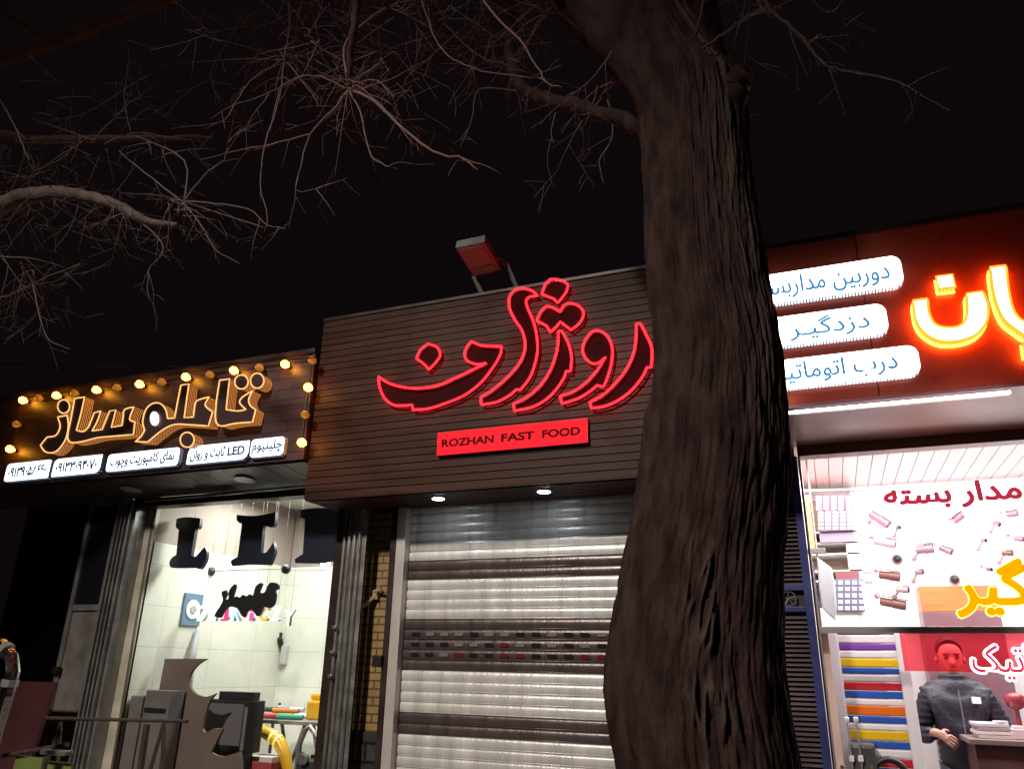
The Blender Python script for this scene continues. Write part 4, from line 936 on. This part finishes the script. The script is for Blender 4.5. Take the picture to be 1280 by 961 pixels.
# ================================================================== PERSON
def skin(verts, edges, rad, sub=2, root=0):
    me = bpy.data.meshes.new('skin'); me.from_pydata(verts, edges, [])
    o = bpy.data.objects.new('skin', me); COL.objects.link(o)
    md = o.modifiers.new('s', 'SKIN'); md.use_smooth_shade = True
    sv = me.skin_vertices[0].data
    for i, r in enumerate(rad): sv[i].radius = r if isinstance(r, tuple) else (r, r); sv[i].use_root = (i == root)
    sb = o.modifiers.new('u', 'SUBSURF'); sb.levels = sub; sb.render_levels = sub
    bpy.context.view_layer.update()
    out = bpy.data.meshes.new_from_object(o.evaluated_get(bpy.context.evaluated_depsgraph_get()))
    bpy.data.objects.remove(o); out.materials.clear(); return out
def person():
    Yp_ = 1.25; hd = at(1186, 815, Yp_); H = hd.z-.1+.10    # crown height above floor
    base = Vector((hd.x, Yp_, .1)); k = H/1.76
    t = thing('person', 'person in dark quilted jacket and blue jeans, standing, one hand at the waist', 'person', tuple(base))
    def W(x, y, z): return base+Vector((x*k, y*k, z*k))
    sh_l, el_l, wr_l = (-.165,0,1.385), (-.25,.04,1.12), (-.175,-.17,1.16)    # arm on the picture's left, hand at waist
    sh_r, el_r, wr_r = (.165,0,1.385), (.26,.03,1.16), (.225,-.08,.98)
    V = [(0,0,.97),(0,0,1.15),(0,0,1.36),(0,0,1.46),(0,-.01,1.525),(0,-.02,1.59),(0,-.015,1.66),(0,-.0,1.715),   # 0-7
         sh_l, el_l, wr_l, sh_r, el_r, wr_r,                                    # 8-13
         (-.09,0,.9),(-.10,-.01,.5),(-.11,.02,.09),(-.12,-.13,.04),(.09,0,.9),(.11,-.01,.5),(.12,.02,.09),(.13,-.13,.04), # 14-21
         (0,-.115,1.59)]
    E = [(0,1),(1,2),(2,3),(3,4),(4,5),(5,6),(6,7),(2,8),(8,9),(9,10),(2,11),(11,12),(12,13),(0,14),(14,15),(15,16),(16,17),(0,18),(18,19),(19,20),(20,21),(5,22)]
    Rr = [(.09,.06),(.11,.07),(.10,.07),.06,.064,(.076,.09),(.082,.098),(.062,.078),.055,.038,.028,.055,.038,.028,.055,.045,.035,.03,.055,.045,.035,.03,.012]
    # hands
    def hand(wi, d, side, palm):
        d = Vector(d).normalized(); s = Vector(side).normalized(); nrm = Vector(palm).normalized()
        w0 = Vector(V[wi]); b = len(V); V.append(tuple(w0+d*.05)); E.append((wi, b)); Rr.append((.03,.018))
        for j, (o, L) in enumerate(((-.028,.062),(-.010,.07),(.010,.066),(.028,.052))):
            p0 = w0+d*.085+s*o; p1 = p0+d*L*.5+nrm*.012; p2 = p1+d*L*.3+nrm*.03
            i = len(V); V.extend([tuple(p0), tuple(p1), tuple(p2)]); E.extend([(b, i),(i, i+1),(i+1, i+2)]); Rr.extend([.0095,.009,.008])
        p0 = w0+d*.04-s*.04; p1 = p0+d*.035-s*.012+nrm*.01
        i = len(V); V.extend([tuple(p0), tuple(p1)]); E.extend([(b, i),(i, i+1)]); Rr.extend([.011,.009])
    hand(10, (.8,-.15,-.45), (-.4,-.2,-1), (0,.6,-.2)); hand(13, (0,-.35,-1), (0,-1,.3), (-1,0,0))
    me = skin([tuple(W(*v)) for v in V], E, [tuple(a*k for a in r) if isinstance(r, tuple) else r*k for r in Rr])
    skinm = mat('skin', (.42,.24,.17), .5)
    body = link('body', me, skinm, t, smooth=True)
    # jacket
    JV = [(0,0,.86),(0,0,.98),(0,0,1.18),(0,0,1.35),(0,-.008,1.50),sh_l,el_l,tuple(Vector(el_l).lerp(Vector(wr_l),.9)),sh_r,el_r,tuple(Vector(el_r).lerp(Vector(wr_r),.88)),(0,-.012,1.545)]
    JE = [(0,1),(1,2),(2,3),(3,4),(4,11),(3,5),(5,6),(6,7),(3,8),(8,9),(9,10)]
    JR = [(.165,.13),(.165,.13),(.165,.13),(.125,.11),(.078,.082),.078,.066,.048,.078,.066,.048,(.072,.078)]
    me = skin([tuple(W(*v)) for v in JV], JE, [tuple(a*k for a in r) if isinstance(r, tuple) else r*k for r in JR], 3)
    me.update()
    for v in me.vertices:        # quilting
        z = (v.co.z-base.z)/k; a = math.sin(z*2*math.pi/.085); v.co += v.normal*(.016*abs(a)-.006)*k
    jm = mat('dark quilted nylon', (.018,.016,.03), .45, 0, .3, 12, .3, 60)
    jk = link('jacket', me, jm, t, smooth=True)
    f = W(0, -.155, 0); MB().box(f.x-.003, f.x+.003, f.y-.012, f.y+.01, W(0,0,.95).z, W(0,0,1.42).z).build('zip', mat('pale zip', (.25,.24,.25), .3, .5), jk)
    MB().box(W(.07,0,0).x, W(.12,0,0).x, W(0,-.158,0).y-.01, W(0,-.12,0).y, W(0,0,1.34).z, W(0,0,1.38).z).build('badge', white, jk, bevel=.003)
    TV = [(0,0,1.02),(-.09,0,.88),(-.105,-.01,.5),(-.11,.01,.1),(.09,0,.88),(.115,-.01,.5),(.12,.01,.1)]
    me = skin([tuple(W(*v)) for v in TV], [(0,1),(1,2),(2,3),(0,4),(4,5),(5,6)], [(.15*k,.11*k),.095*k,.075*k,.07*k,.095*k,.075*k,.07*k])
    link('trousers', me, mat('blue denim', (.10,.13,.2), .8, 0, .3, 10, .3, 80), t, smooth=True)
    for x in (-.12,.13):
        p = W(x,-.07,0); MB().box(p.x-.045, p.x+.045, p.y-.12, p.y+.12, .1, .18).build('shoe', black, t, bevel=.03)
    # hair cap, face
    c0 = W(0, .008, 1.675); b = MB(); n = 18
    for i in range(9):
        th = math.radians(3+i*12)
        for j in range(n):
            ph = 2*math.pi*j/n; fr = max(0, -math.sin(ph))
            th2 = min(th, math.radians(100-52*fr)); r = .004*noise.noise(Vector((i*.9, j*.7, 0)))
            b.v.append(c0+Vector(((.0835+r)*math.sin(th2)*math.cos(ph), (.101+r)*math.sin(th2)*math.sin(ph), (.094+r)*math.cos(th2)-.0))*k)
    for i in range(8):
        for j in range(n): b.f.append((i*n+j, i*n+(j+1) % n, (i+1)*n+(j+1) % n, (i+1)*n+j))
    b.f.append(tuple(range(n)))
    b.build('hair', mat('dark hair', (.03,.022,.02), .6, 0, .3, 20, .5, 90), t, smooth=True)
    fy = -.097
    for sx in (-1, 1):
        p = W(.032*sx, fy-.004, 1.625); MB().lathe(p, (0,-1,0), [(-.01,.012),(.0,.012),(.004,.006)], 10).build('eye', mat('eye dark', (.03,.02,.02), .2), body)
        p = W(.032*sx, fy-.007, 1.648); MB().box(p.x-.018, p.x+.018, p.y-.004, p.y+.012, p.z-.003, p.z+.003).build('eyebrow', MATS['dark hair'], body, bevel=.002)
        p = W(.085*sx, .0, 1.61); MB().lathe(p, (sx,0,0), [(-.006,.018),(.004,.022),(.008,.012)], 10).build('ear', skinm, body, smooth=True)
    p = W(0, fy+.002, 1.55); MB().box(p.x-.024, p.x+.024, p.y-.004, p.y+.012, p.z-.004, p.z+.004).build('mouth', mat('lips', (.25,.09,.08), .5), body, bevel=.003)
person()

# ================================================================== foreground left
t = thing('trestle', 'rusty trestle with a thin top rail standing before the shop window', 'trestle', (at(150,900,-.6).x, -.6, 0))
rust = mat('rusty brown steel', (.07,.04,.03), .7, .3, .4, 20, .3, 60)
a, c = at(58,897,-.6), at(234,901,-.6)
MB().tube([a, c], .013, 8, r1=.011).build('top_rail', rust, t)
for px in (205, 76):
    p = at(px, 902, -.6)
    for s in (-1, 1): MB().tube([p, (p.x+.16*s, -.6+.06*s, 0)], .013, 6).build('leg', rust, t)
p = at(184, 904, -.6); MB().tube([p, (p.x-.02, -.55, 0)], .022, 8).build('leg', rust, t)
t = thing('green_board_rack', 'low rack holding two green boards under a dark rail at the left edge', 'rack', (at(40,945,-.9).x, -.9, 0))
MB().tube([at(-40,949,-.9), at(10,943,-.9), at(85,930,-.9)], .015, 8).build('rail', rust, t)
grn = mat('olive green board', (.16,.2,.05), .5, 0, .15)
for x0, x1, y0, y1 in ((20,55,944,1000),(60,91,951,1000)):
    a_, c_ = at(x0,y0,-.88), at(x1,y0-3,-.88); MB().box(a_.x, c_.x, -.88, -.86, .15, a_.z).build('green_board', grn, t)
p = at(75, 940, -.9); MB().box(p.x-.1, p.x+.12, -.97, -.9, p.z-.01, p.z+.02).build('metal_clamp', alu, t, bevel=.005)
for px in (-20, 57): p = at(px, 945, -.9); MB().tube([p, (p.x, -.9, 0)], .014, 6).build('leg', rust, t)
a, c = at(-60,848,-.35), at(70,848,-.35)
tag(MB().hexa([(a.x,-.5,0),(c.x-.05,-.5,0),(c.x-.05,-.47,0),(a.x,-.47,0),(a.x,-.35,a.z),(c.x,-.35,a.z),(c.x,-.32,a.z),(a.x,-.32,a.z)]).build('red_board', mat('dull red board', (.07,.014,.018), .6, 0, .25, 3)), 'dull dark red board leaning at the left edge', 'board')
pts = [at(-45,830,-1.4), at(-38,805,-1.4), at(-20,800,-1.4), at(2,806,-1.4), at(14,820,-1.4), at(16,840,-1.4), at(8,870,-1.4), at(-6,915,-1.4), at(-16,961,-1.4)]
t = thing('steel_hoop', 'polished chrome bent hoop at the left edge before the red board', 'hoop', (pts[-1].x, -1.4, 0))
b = MB(); b.tube(pts+[Vector((pts[-1].x-.02, -1.4, .0))], .042, 7); b.tube([Vector((pts[0].x, -1.4, 0)), pts[0]], .042, 7)
b.build('tube', mat('polished chrome', (.6,.58,.6), .12, 1, .2, 8, .3, 25), t)
for i in (3, 5): MB().tube([pts[i].lerp(pts[i+1], .3), pts[i].lerp(pts[i+1], .6)], .05, 8).build('collar', alu_dull, t)

# ================================================================== TREES
bark = mat('bark', (.042,.023,.020), .95, 0, .6, 11, .55, 80, (1.6,1.6,.6), spec=.1)
barkN, barkL = bark.node_tree.nodes, bark.node_tree.links
YT = -2.2
tree = thing('tree', 'massive dark bare tree with rough bark between the shutter and the white lightboxes', 'tree', (-.42, YT, 0))
rows = [(1400,790,1050),(1150,785,1030),(1020,778,1010),(961,768,1000),(930,762,997),(900,758,992),(865,756,987),(820,759,984),(775,766,983),(740,774,982),(700,780,983),(640,790,988),(600,796,992),(560,801,993),(520,806,990),(490,813,988),(450,819,983),(428,819,978),(395,815,970),(376,810,967),(336,805,960),(260,802,947),(200,800,941),(150,798,937),(120,794,930),(85,775,905),(50,745,885),(0,700,870),(-60,660,850)]
def trunk():
    # row data: centre x, radius at height z
    R = []
    for y, l, r in rows:
        a, c = at(l, y, YT), at(r, y, YT); R.append(((a.z+c.z)/2, (a.x+c.x)/2, (c.x-a.x)/2))
    R.sort(); zs_ = [q[0] for q in R]; zlo = max(0, zs_[0]); zhi = zs_[-1]
    nz, na = 800, 400; v = []; sc_ = []
    for i in range(nz+1):
        z = (zhi)*i/nz; cx = float(np.interp(z, zs_, [q[1] for q in R])); r = float(np.interp(z, zs_, [q[2] for q in R]))
        if z < .5: r *= 1+.5*(.5-z)**2*2
        for j in range(na):
            th = 2*math.pi*j/na; c, s = math.cos(th), math.sin(th)
            wob = .04*noise.noise(Vector((c*1.2, s*1.2, z*1.3)))+.018*noise.noise(Vector((c*3, s*3, z*4)))
            w1 = noise.noise(Vector((c*2, s*2, z*2.2)))*.25
            p = Vector((c*7+w1*3, s*7, z*1.9+w1))
            rid = 1-abs(noise.noise(p*1.7))*2.6; rid2 = 1-abs(noise.noise(Vector((p.x*3.6+5, p.y*3.6, p.z*3.2+2))))*2.4
            plate = noise.noise(Vector((c*11+z*.7, s*11, z*6+3)))
            d = .005*max(-.6, rid)+.0038*max(-.6, rid2)*(1+plate)+.004*noise.noise(Vector((c*38, s*38, z*14)))+.006*plate
            # old healed wound on the street side
            sx = cx*0; ths = -math.pi/2+.12+.10*math.sin(z*5)+(1.95-z)*.25
            dd = ((th+math.pi/2) % (2*math.pi))-((ths+math.pi/2) % (2*math.pi))
            g = math.exp(-(dd/.28)**2)*(1/(1+math.exp((z-2.02)*14)))
            g2 = g*max(0, 1-abs(noise.noise(Vector((c*9+noise.noise(Vector((z*4,c*2,0))), s*9, z*4.5+9))))*3.0)*max(0,min(1,.7+noise.noise(Vector((c*6,s*6,z*7)))*2))
            # cracked plate up the right side, its pale tone painted for sign light
            tr_ = -.75+.1*math.sin(z*3); e = th-2*math.pi-tr_ if th > math.pi else th-tr_
            h = math.exp(-(e/.3)**2)*(1/(1+math.exp(-(z-2.4)*6)))*max(0, .6+noise.noise(Vector((c*9, s*9, z*3)))*1.2)
            d += g2*.03-g*.008+h*.008
            rr = r-.014+d+wob*.4
            v.append((cx+c*rr, YT+s*rr*.95, z)); sc_.append(min(1, g2*.9+h*1.2))
    f = []
    for i in range(nz):
        for j in range(na): k = (j+1) % na; f.append((i*na+j, i*na+k, (i+1)*na+k, (i+1)*na+j))
    f.append(tuple(range(nz*na, nz*na+na)))
    me = bpy.data.meshes.new('trunk'); me.from_pydata(v, [], f)
    at_ = me.attributes.new('scar_signlight', 'FLOAT', 'POINT'); at_.data.foreach_set('value', sc_)  # healed wound plus the painted sign light
    tm = bark.copy(); N, L = tm.node_tree.nodes, tm.node_tree.links; bs = N['Principled BSDF']
    old = bs.inputs['Base Color'].links[0].from_socket
    an = N.new('ShaderNodeAttribute'); an.attribute_name = 'scar_signlight'
    mx = N.new('ShaderNodeMix'); mx.data_type = 'RGBA'; L.new(an.outputs['Fac'], mx.inputs[0]); L.new(old, mx.inputs[6]); mx.inputs[7].default_value = (.085,.058,.05,1)
    L.new(mx.outputs[2], bs.inputs['Base Color'])
    link('trunk', me, tm, tree, smooth=True)
trunk()

def jitter(pts, amp, n):
    """resample a polyline with wobble"""
    out = []
    P = [Vector(p) for p in pts]
    for i in range(len(P)-1):
        a, b_ = P[i], P[i+1]; p0 = P[i-1] if i else a; p3 = P[i+2] if i+2 < len(P) else b_
        for k in range(n):
            t = k/n; m0 = (b_-p0)*.5; m1 = (p3-a)*.5
            h = (2*t**3-3*t**2+1)*a+(t**3-2*t**2+t)*m0+(-2*t**3+3*t**2)*b_+(t**3-t**2)*m1
            out.append(h+Vector((random.uniform(-1,1), random.uniform(-1,1), random.uniform(-1,1)))*amp)
    out.append(P[-1]); return out
rng = random.Random(11)
def grow(b, p, d, L, r, depth, droop):
    n = max(5, int(L/.035)); pts = [p]; rad = [r]; dd = d.normalized(); kids = []
    bend = Vector((rng.uniform(-1,1), rng.uniform(-1,1), rng.uniform(-1,1)))*rng.uniform(.03,.13)
    for i in range(n):
        if rng.random() < .12: bend = bend*-.6
        dd = (dd+bend+Vector((rng.uniform(-1,1), rng.uniform(-1,1), rng.uniform(-1,1)))*.09+Vector((0,0,-droop*.06))).normalized()
        p = p+dd*(L/n); pts.append(p); rad.append(max(.0011, r*(1-.8*(i+1)/n)))
        if depth > 0 and i > 0 and rng.random() < .28: kids.append((p.copy(), dd.copy(), rad[-1]))
    b.tube(pts, rad, 4 if r < .006 else 5)
    for q, dv, rr in kids:
        o = dv.orthogonal(); o.rotate(Matrix.Rotation(rng.uniform(0, 6.28), 3, dv)); nd = (dv*.75+o*rng.uniform(.4,1.0))
        grow(b, q, nd, L*rng.uniform(.35,.7), rr*.7, depth-1, droop)
def pxs(lst, Y0, Y1=None):
    Y1 = Y0 if Y1 is None else Y1; n = len(lst)
    return [at(x, y, Y0+(Y1-Y0)*i/max(1, n-1)) for i, (x, y) in enumerate(lst)]
def blob(pts, r0, r1, parent, name='limb', amp=.01, n=6, sides=12):
    P = jitter(pts, amp, n); m = len(P)
    b = MB(); rad = [(r0+(r1-r0)*i/(m-1))*(1+.12*noise.noise(P[i]*5)) for i in range(m)]
    b.tube(P, rad, sides); return b.build(name, bark, parent, smooth=True), P
# main limbs of the big tree
blob(pxs([(872,240),(848,150),(800,72),(748,0),(685,-80),(560,-330)], YT, YT-.2), .13, .14, tree, 'limb', .012, 8, 20)
blob(pxs([(860,170),(868,90),(862,0),(870,-120),(890,-300)], YT-.02, YT+.1), .15, .10, tree, 'limb', .012, 8, 20)
blob(pxs([(905,150),(918,110),(930,92)], YT-.05, YT-.14), .075, .05, tree, 'broken_stub', .01, 5, 14)
_, p1 = blob(pxs([(850,215),(800,160),(745,140),(690,125),(655,112),(641,80),(638,20),(642,-80),(640,-200)], YT+.1, YT+.6), .038, .03, tree)
_, p2 = blob(pxs([(560,-330),(500,-200),(452,-60),(443,20),(438,70),(436,112)], YT-.2, YT), .035, .014, tree, 'branch', .008)
tw = MB()
def line(lst, Y0, Y1, r0, r1, kids=2, kl=.25):
    P = jitter(pxs(lst, Y0, Y1), .004, 4); m = len(P)
    tw.tube(P, [r0+(r1-r0)*i/(m-1) for i in range(m)], 5)
    for _ in range(kids):
        i = rng.randrange(m//4, m-1); d = (P[i+1]-P[i]).normalized()
        grow(tw, P[i], d+Vector((rng.uniform(-1,1), rng.uniform(-1,1), rng.uniform(-1,.4))), kl*rng.uniform(.5,1.3), r0*.45, 1, .8)
Y = YT
line([(436,112),(470,128),(500,158),(535,185),(560,195),(578,198),(597,212)], Y, Y-.2, .010, .003, 3)
line([(436,112),(415,140),(388,168),(378,200),(371,238),(402,235)], Y, Y+.2, .008, .002, 3)
line([(388,168),(350,178),(300,188),(250,200)], Y+.1, Y+.2, .005, .002, 3)
line([(436,112),(450,140),(462,190),(478,205),(495,211)], Y, Y-.1, .006, .002, 2)
line([(436,110),(430,60),(455,30),(495,5),(530,-12)], Y, Y+.3, .008, .010, 4)
line([(436,112),(400,96),(370,98),(340,115),(300,130)], Y, Y-.3, .007, .002, 5)
line([(436,112),(462,100),(478,106),(486,118)], Y, Y-.3, .005, .002, 2)
line([(590,-20),(612,12),(650,50),(672,85),(684,104),(702,109)], Y-.4, Y-.5, .006, .0025, 1)
line([(525,-10),(540,40),(560,70),(590,85),(640,95),(680,98)], Y, Y-.1, .005, .002, 3)
line([(360,-20),(362,30),(355,75),(350,120),(332,180),(325,230),(335,270),(330,290)], Y+.3, Y+.2, .008, .002, 4)
line([(355,75),(320,95),(300,120),(280,150),(245,158)], Y+.3, Y, .006, .002, 4)
line([(355,75),(385,110),(398,130)], Y+.3, Y, .005, .002, 3)
line([(190,85),(240,78),(300,75),(355,75)], Y+.4, Y+.3, .003, .004, 2)
line([(330,285),(260,262),(200,245),(150,242)], Y+.6, Y+.6, .004, .006, 2)
line([(960,-40),(958,5),(985,30),(1010,55),(1030,80),(1055,88)], Y-.2, Y-.4, .008, .003, 5, .35)
line([(880,60),(905,42),(935,20),(960,5),(975,-25)], Y-.2, Y-.2, .004, .006, 3)
line([(870,45),(876,20),(885,-25)], Y-.2, Y-.3, .005, .004, 0)
line([(1000,-20),(1030,15),(1050,5),(1060,-20)], Y, Y-.2, .003, .002, 1)
line([(720,115),(700,130),(690,160),(692,180)], Y+.3, Y+.3, .005, .002, 2)
line([(655,115),(600,112),(590,150),(575,185)], Y+.5, Y+.6, .006, .002, 2)
line([(760,125),(765,170),(750,200),(755,230)], Y+.2, Y+.2, .004, .002, 2)
for (x, y, Yd, L, nn) in ((355,75,Y+.3,.5,10),(436,112,Y,.45,16),(300,20,Y+.3,.6,10),(420,10,Y+.3,.55,12),(500,15,Y+.2,.5,12),(560,30,Y+.3,.5,9),(400,60,Y,.4,10),
                          (690,20,Y+.3,.45,10),(740,110,Y+.2,.4,9),(640,30,Y+.5,.45,9),(230,-10,Y+.4,.6,7),(470,70,Y+.2,.4,8),(940,-30,Y,.45,10),(1010,-30,Y,.35,5),(600,-10,Y+.2,.5,8),(780,60,Y-.1,.3,6)):
    p = at(x, y, Yd)
    for _ in range(nn):
        if rng.random() < .28: continue
        grow(tw, p+Vector((rng.uniform(-.05,.05), rng.uniform(-.1,.1), rng.uniform(-.03,.03))), Vector((rng.uniform(-1,1), rng.uniform(-.8,.8), rng.uniform(-1,.7))), L*rng.uniform(.5,1.2), rng.uniform(.0025,.005), 2, .5)
twm = mat('twig bark', (.125,.065,.056), .8, 0, .3, 10)
tw.build('twigs', twm, tree, smooth=True)
# second tree, its trunk outside the left edge
t2 = thing('tree', 'bare tree reaching in from the left edge with arching boughs over the bulbs', 'tree', (-7.2, -2.9, 0))
P = jitter([(-7.2,-2.9,0),(-7.15,-2.9,1.2),(-7.2,-2.85,2.6),(-7.0,-2.8,4.2),(-6.9,-2.7,6)], .01, 8)
MB().tube(P, [.26-.14*i/(len(P)-1) for i in range(len(P))], 20).build('trunk', bark, t2, smooth=True)
tw = MB(); Y = -2.1
B2 = mat('bough bark', (.075,.048,.038), .85, 0, .5, 10, .8, 60, (1,1,1))
def blob2(pts, r0, r1, sides=12):
    P = jitter(pts, .006, 6); m = len(P)
    MB().tube(P, [(r0+(r1-r0)*i/(m-1))*(1+.2*noise.noise(P[i]*9)) for i in range(m)], sides).build('bough', B2, t2, smooth=True)
blob2([(-7.1,-2.85,3.0)]+pxs([(-60,290),(0,258),(40,244),(100,244),(150,258),(180,275),(222,281)], -2.3, -2.0), .075, .016)
blob2([(-7.0,-2.8,4.0)]+pxs([(-70,100),(0,74),(60,54),(130,28),(200,3),(290,-30)], -2.3, -2.0), .075, .035)
blob2([(-7.05,-2.8,3.9)]+pxs([(-60,185),(60,175),(180,173),(268,172)], -2.3, -1.5), .05, .012)
blob2([(-7.0,-2.8,4.3)]+pxs([(-50,10),(20,22),(60,50)], -2.2, -2.0), .05, .03)
line([(222,270),(229,253),(270,255),(310,262),(335,282),(358,285)], Y, Y, .007, .002, 3)
line([(229,253),(255,220),(280,200),(290,172),(330,150)], Y, Y-.1, .007, .002, 4)
line([(229,253),(250,280),(270,312),(300,330)], Y, Y, .006, .002, 4)
line([(170,170),(230,200),(229,253)], Y, Y, .004, .006, 2)
line([(150,190),(180,215),(229,253)], Y, Y, .004, .006, 3)
line([(120,20),(160,60),(155,120),(165,170)], Y, Y, .004, .002, 2)
line([(-10,110),(15,150),(30,185),(37,200)], Y-.3, Y-.3, .006, .003, 1)
line([(180,280),(205,310),(185,340),(187,375)], Y, Y, .005, .002, 3)
line([(-20,375),(10,370),(50,350),(100,330)], Y, Y, .006, .003, 3)
line([(40,350),(50,395),(62,425),(88,436)], Y, Y, .005, .002, 3)
line([(60,152),(110,140),(150,115),(185,95)], Y, Y, .003, .003, 2)
for (x, y, L, nn) in ((20,250,.5,12),(60,246,.5,14),(110,246,.45,14),(160,262,.4,10),(225,262,.4,10),(40,190,.5,10),(120,180,.5,10),(20,330,.4,9),(30,60,.5,6),(120,30,.5,7),(200,180,.4,8),(50,215,.5,9)):
    p = at(x, y, Y)
    for _ in range(nn):
        if rng.random() < .28: continue
        grow(tw, p+Vector((rng.uniform(-.06,.06), rng.uniform(-.1,.1), rng.uniform(-.02,.02))), Vector((rng.uniform(-1,1), rng.uniform(-.8,.8), rng.uniform(-1,.5))), L*rng.uniform(.5,1.2), rng.uniform(.0025,.0055), 2, .6)
tw.build('twigs', mat('grey twig bark', (.08,.05,.045), .8, 0, .3, 10), t2, smooth=True)

for o in bpy.data.objects:
    if '_loc' in o.keys(): del o['_loc']
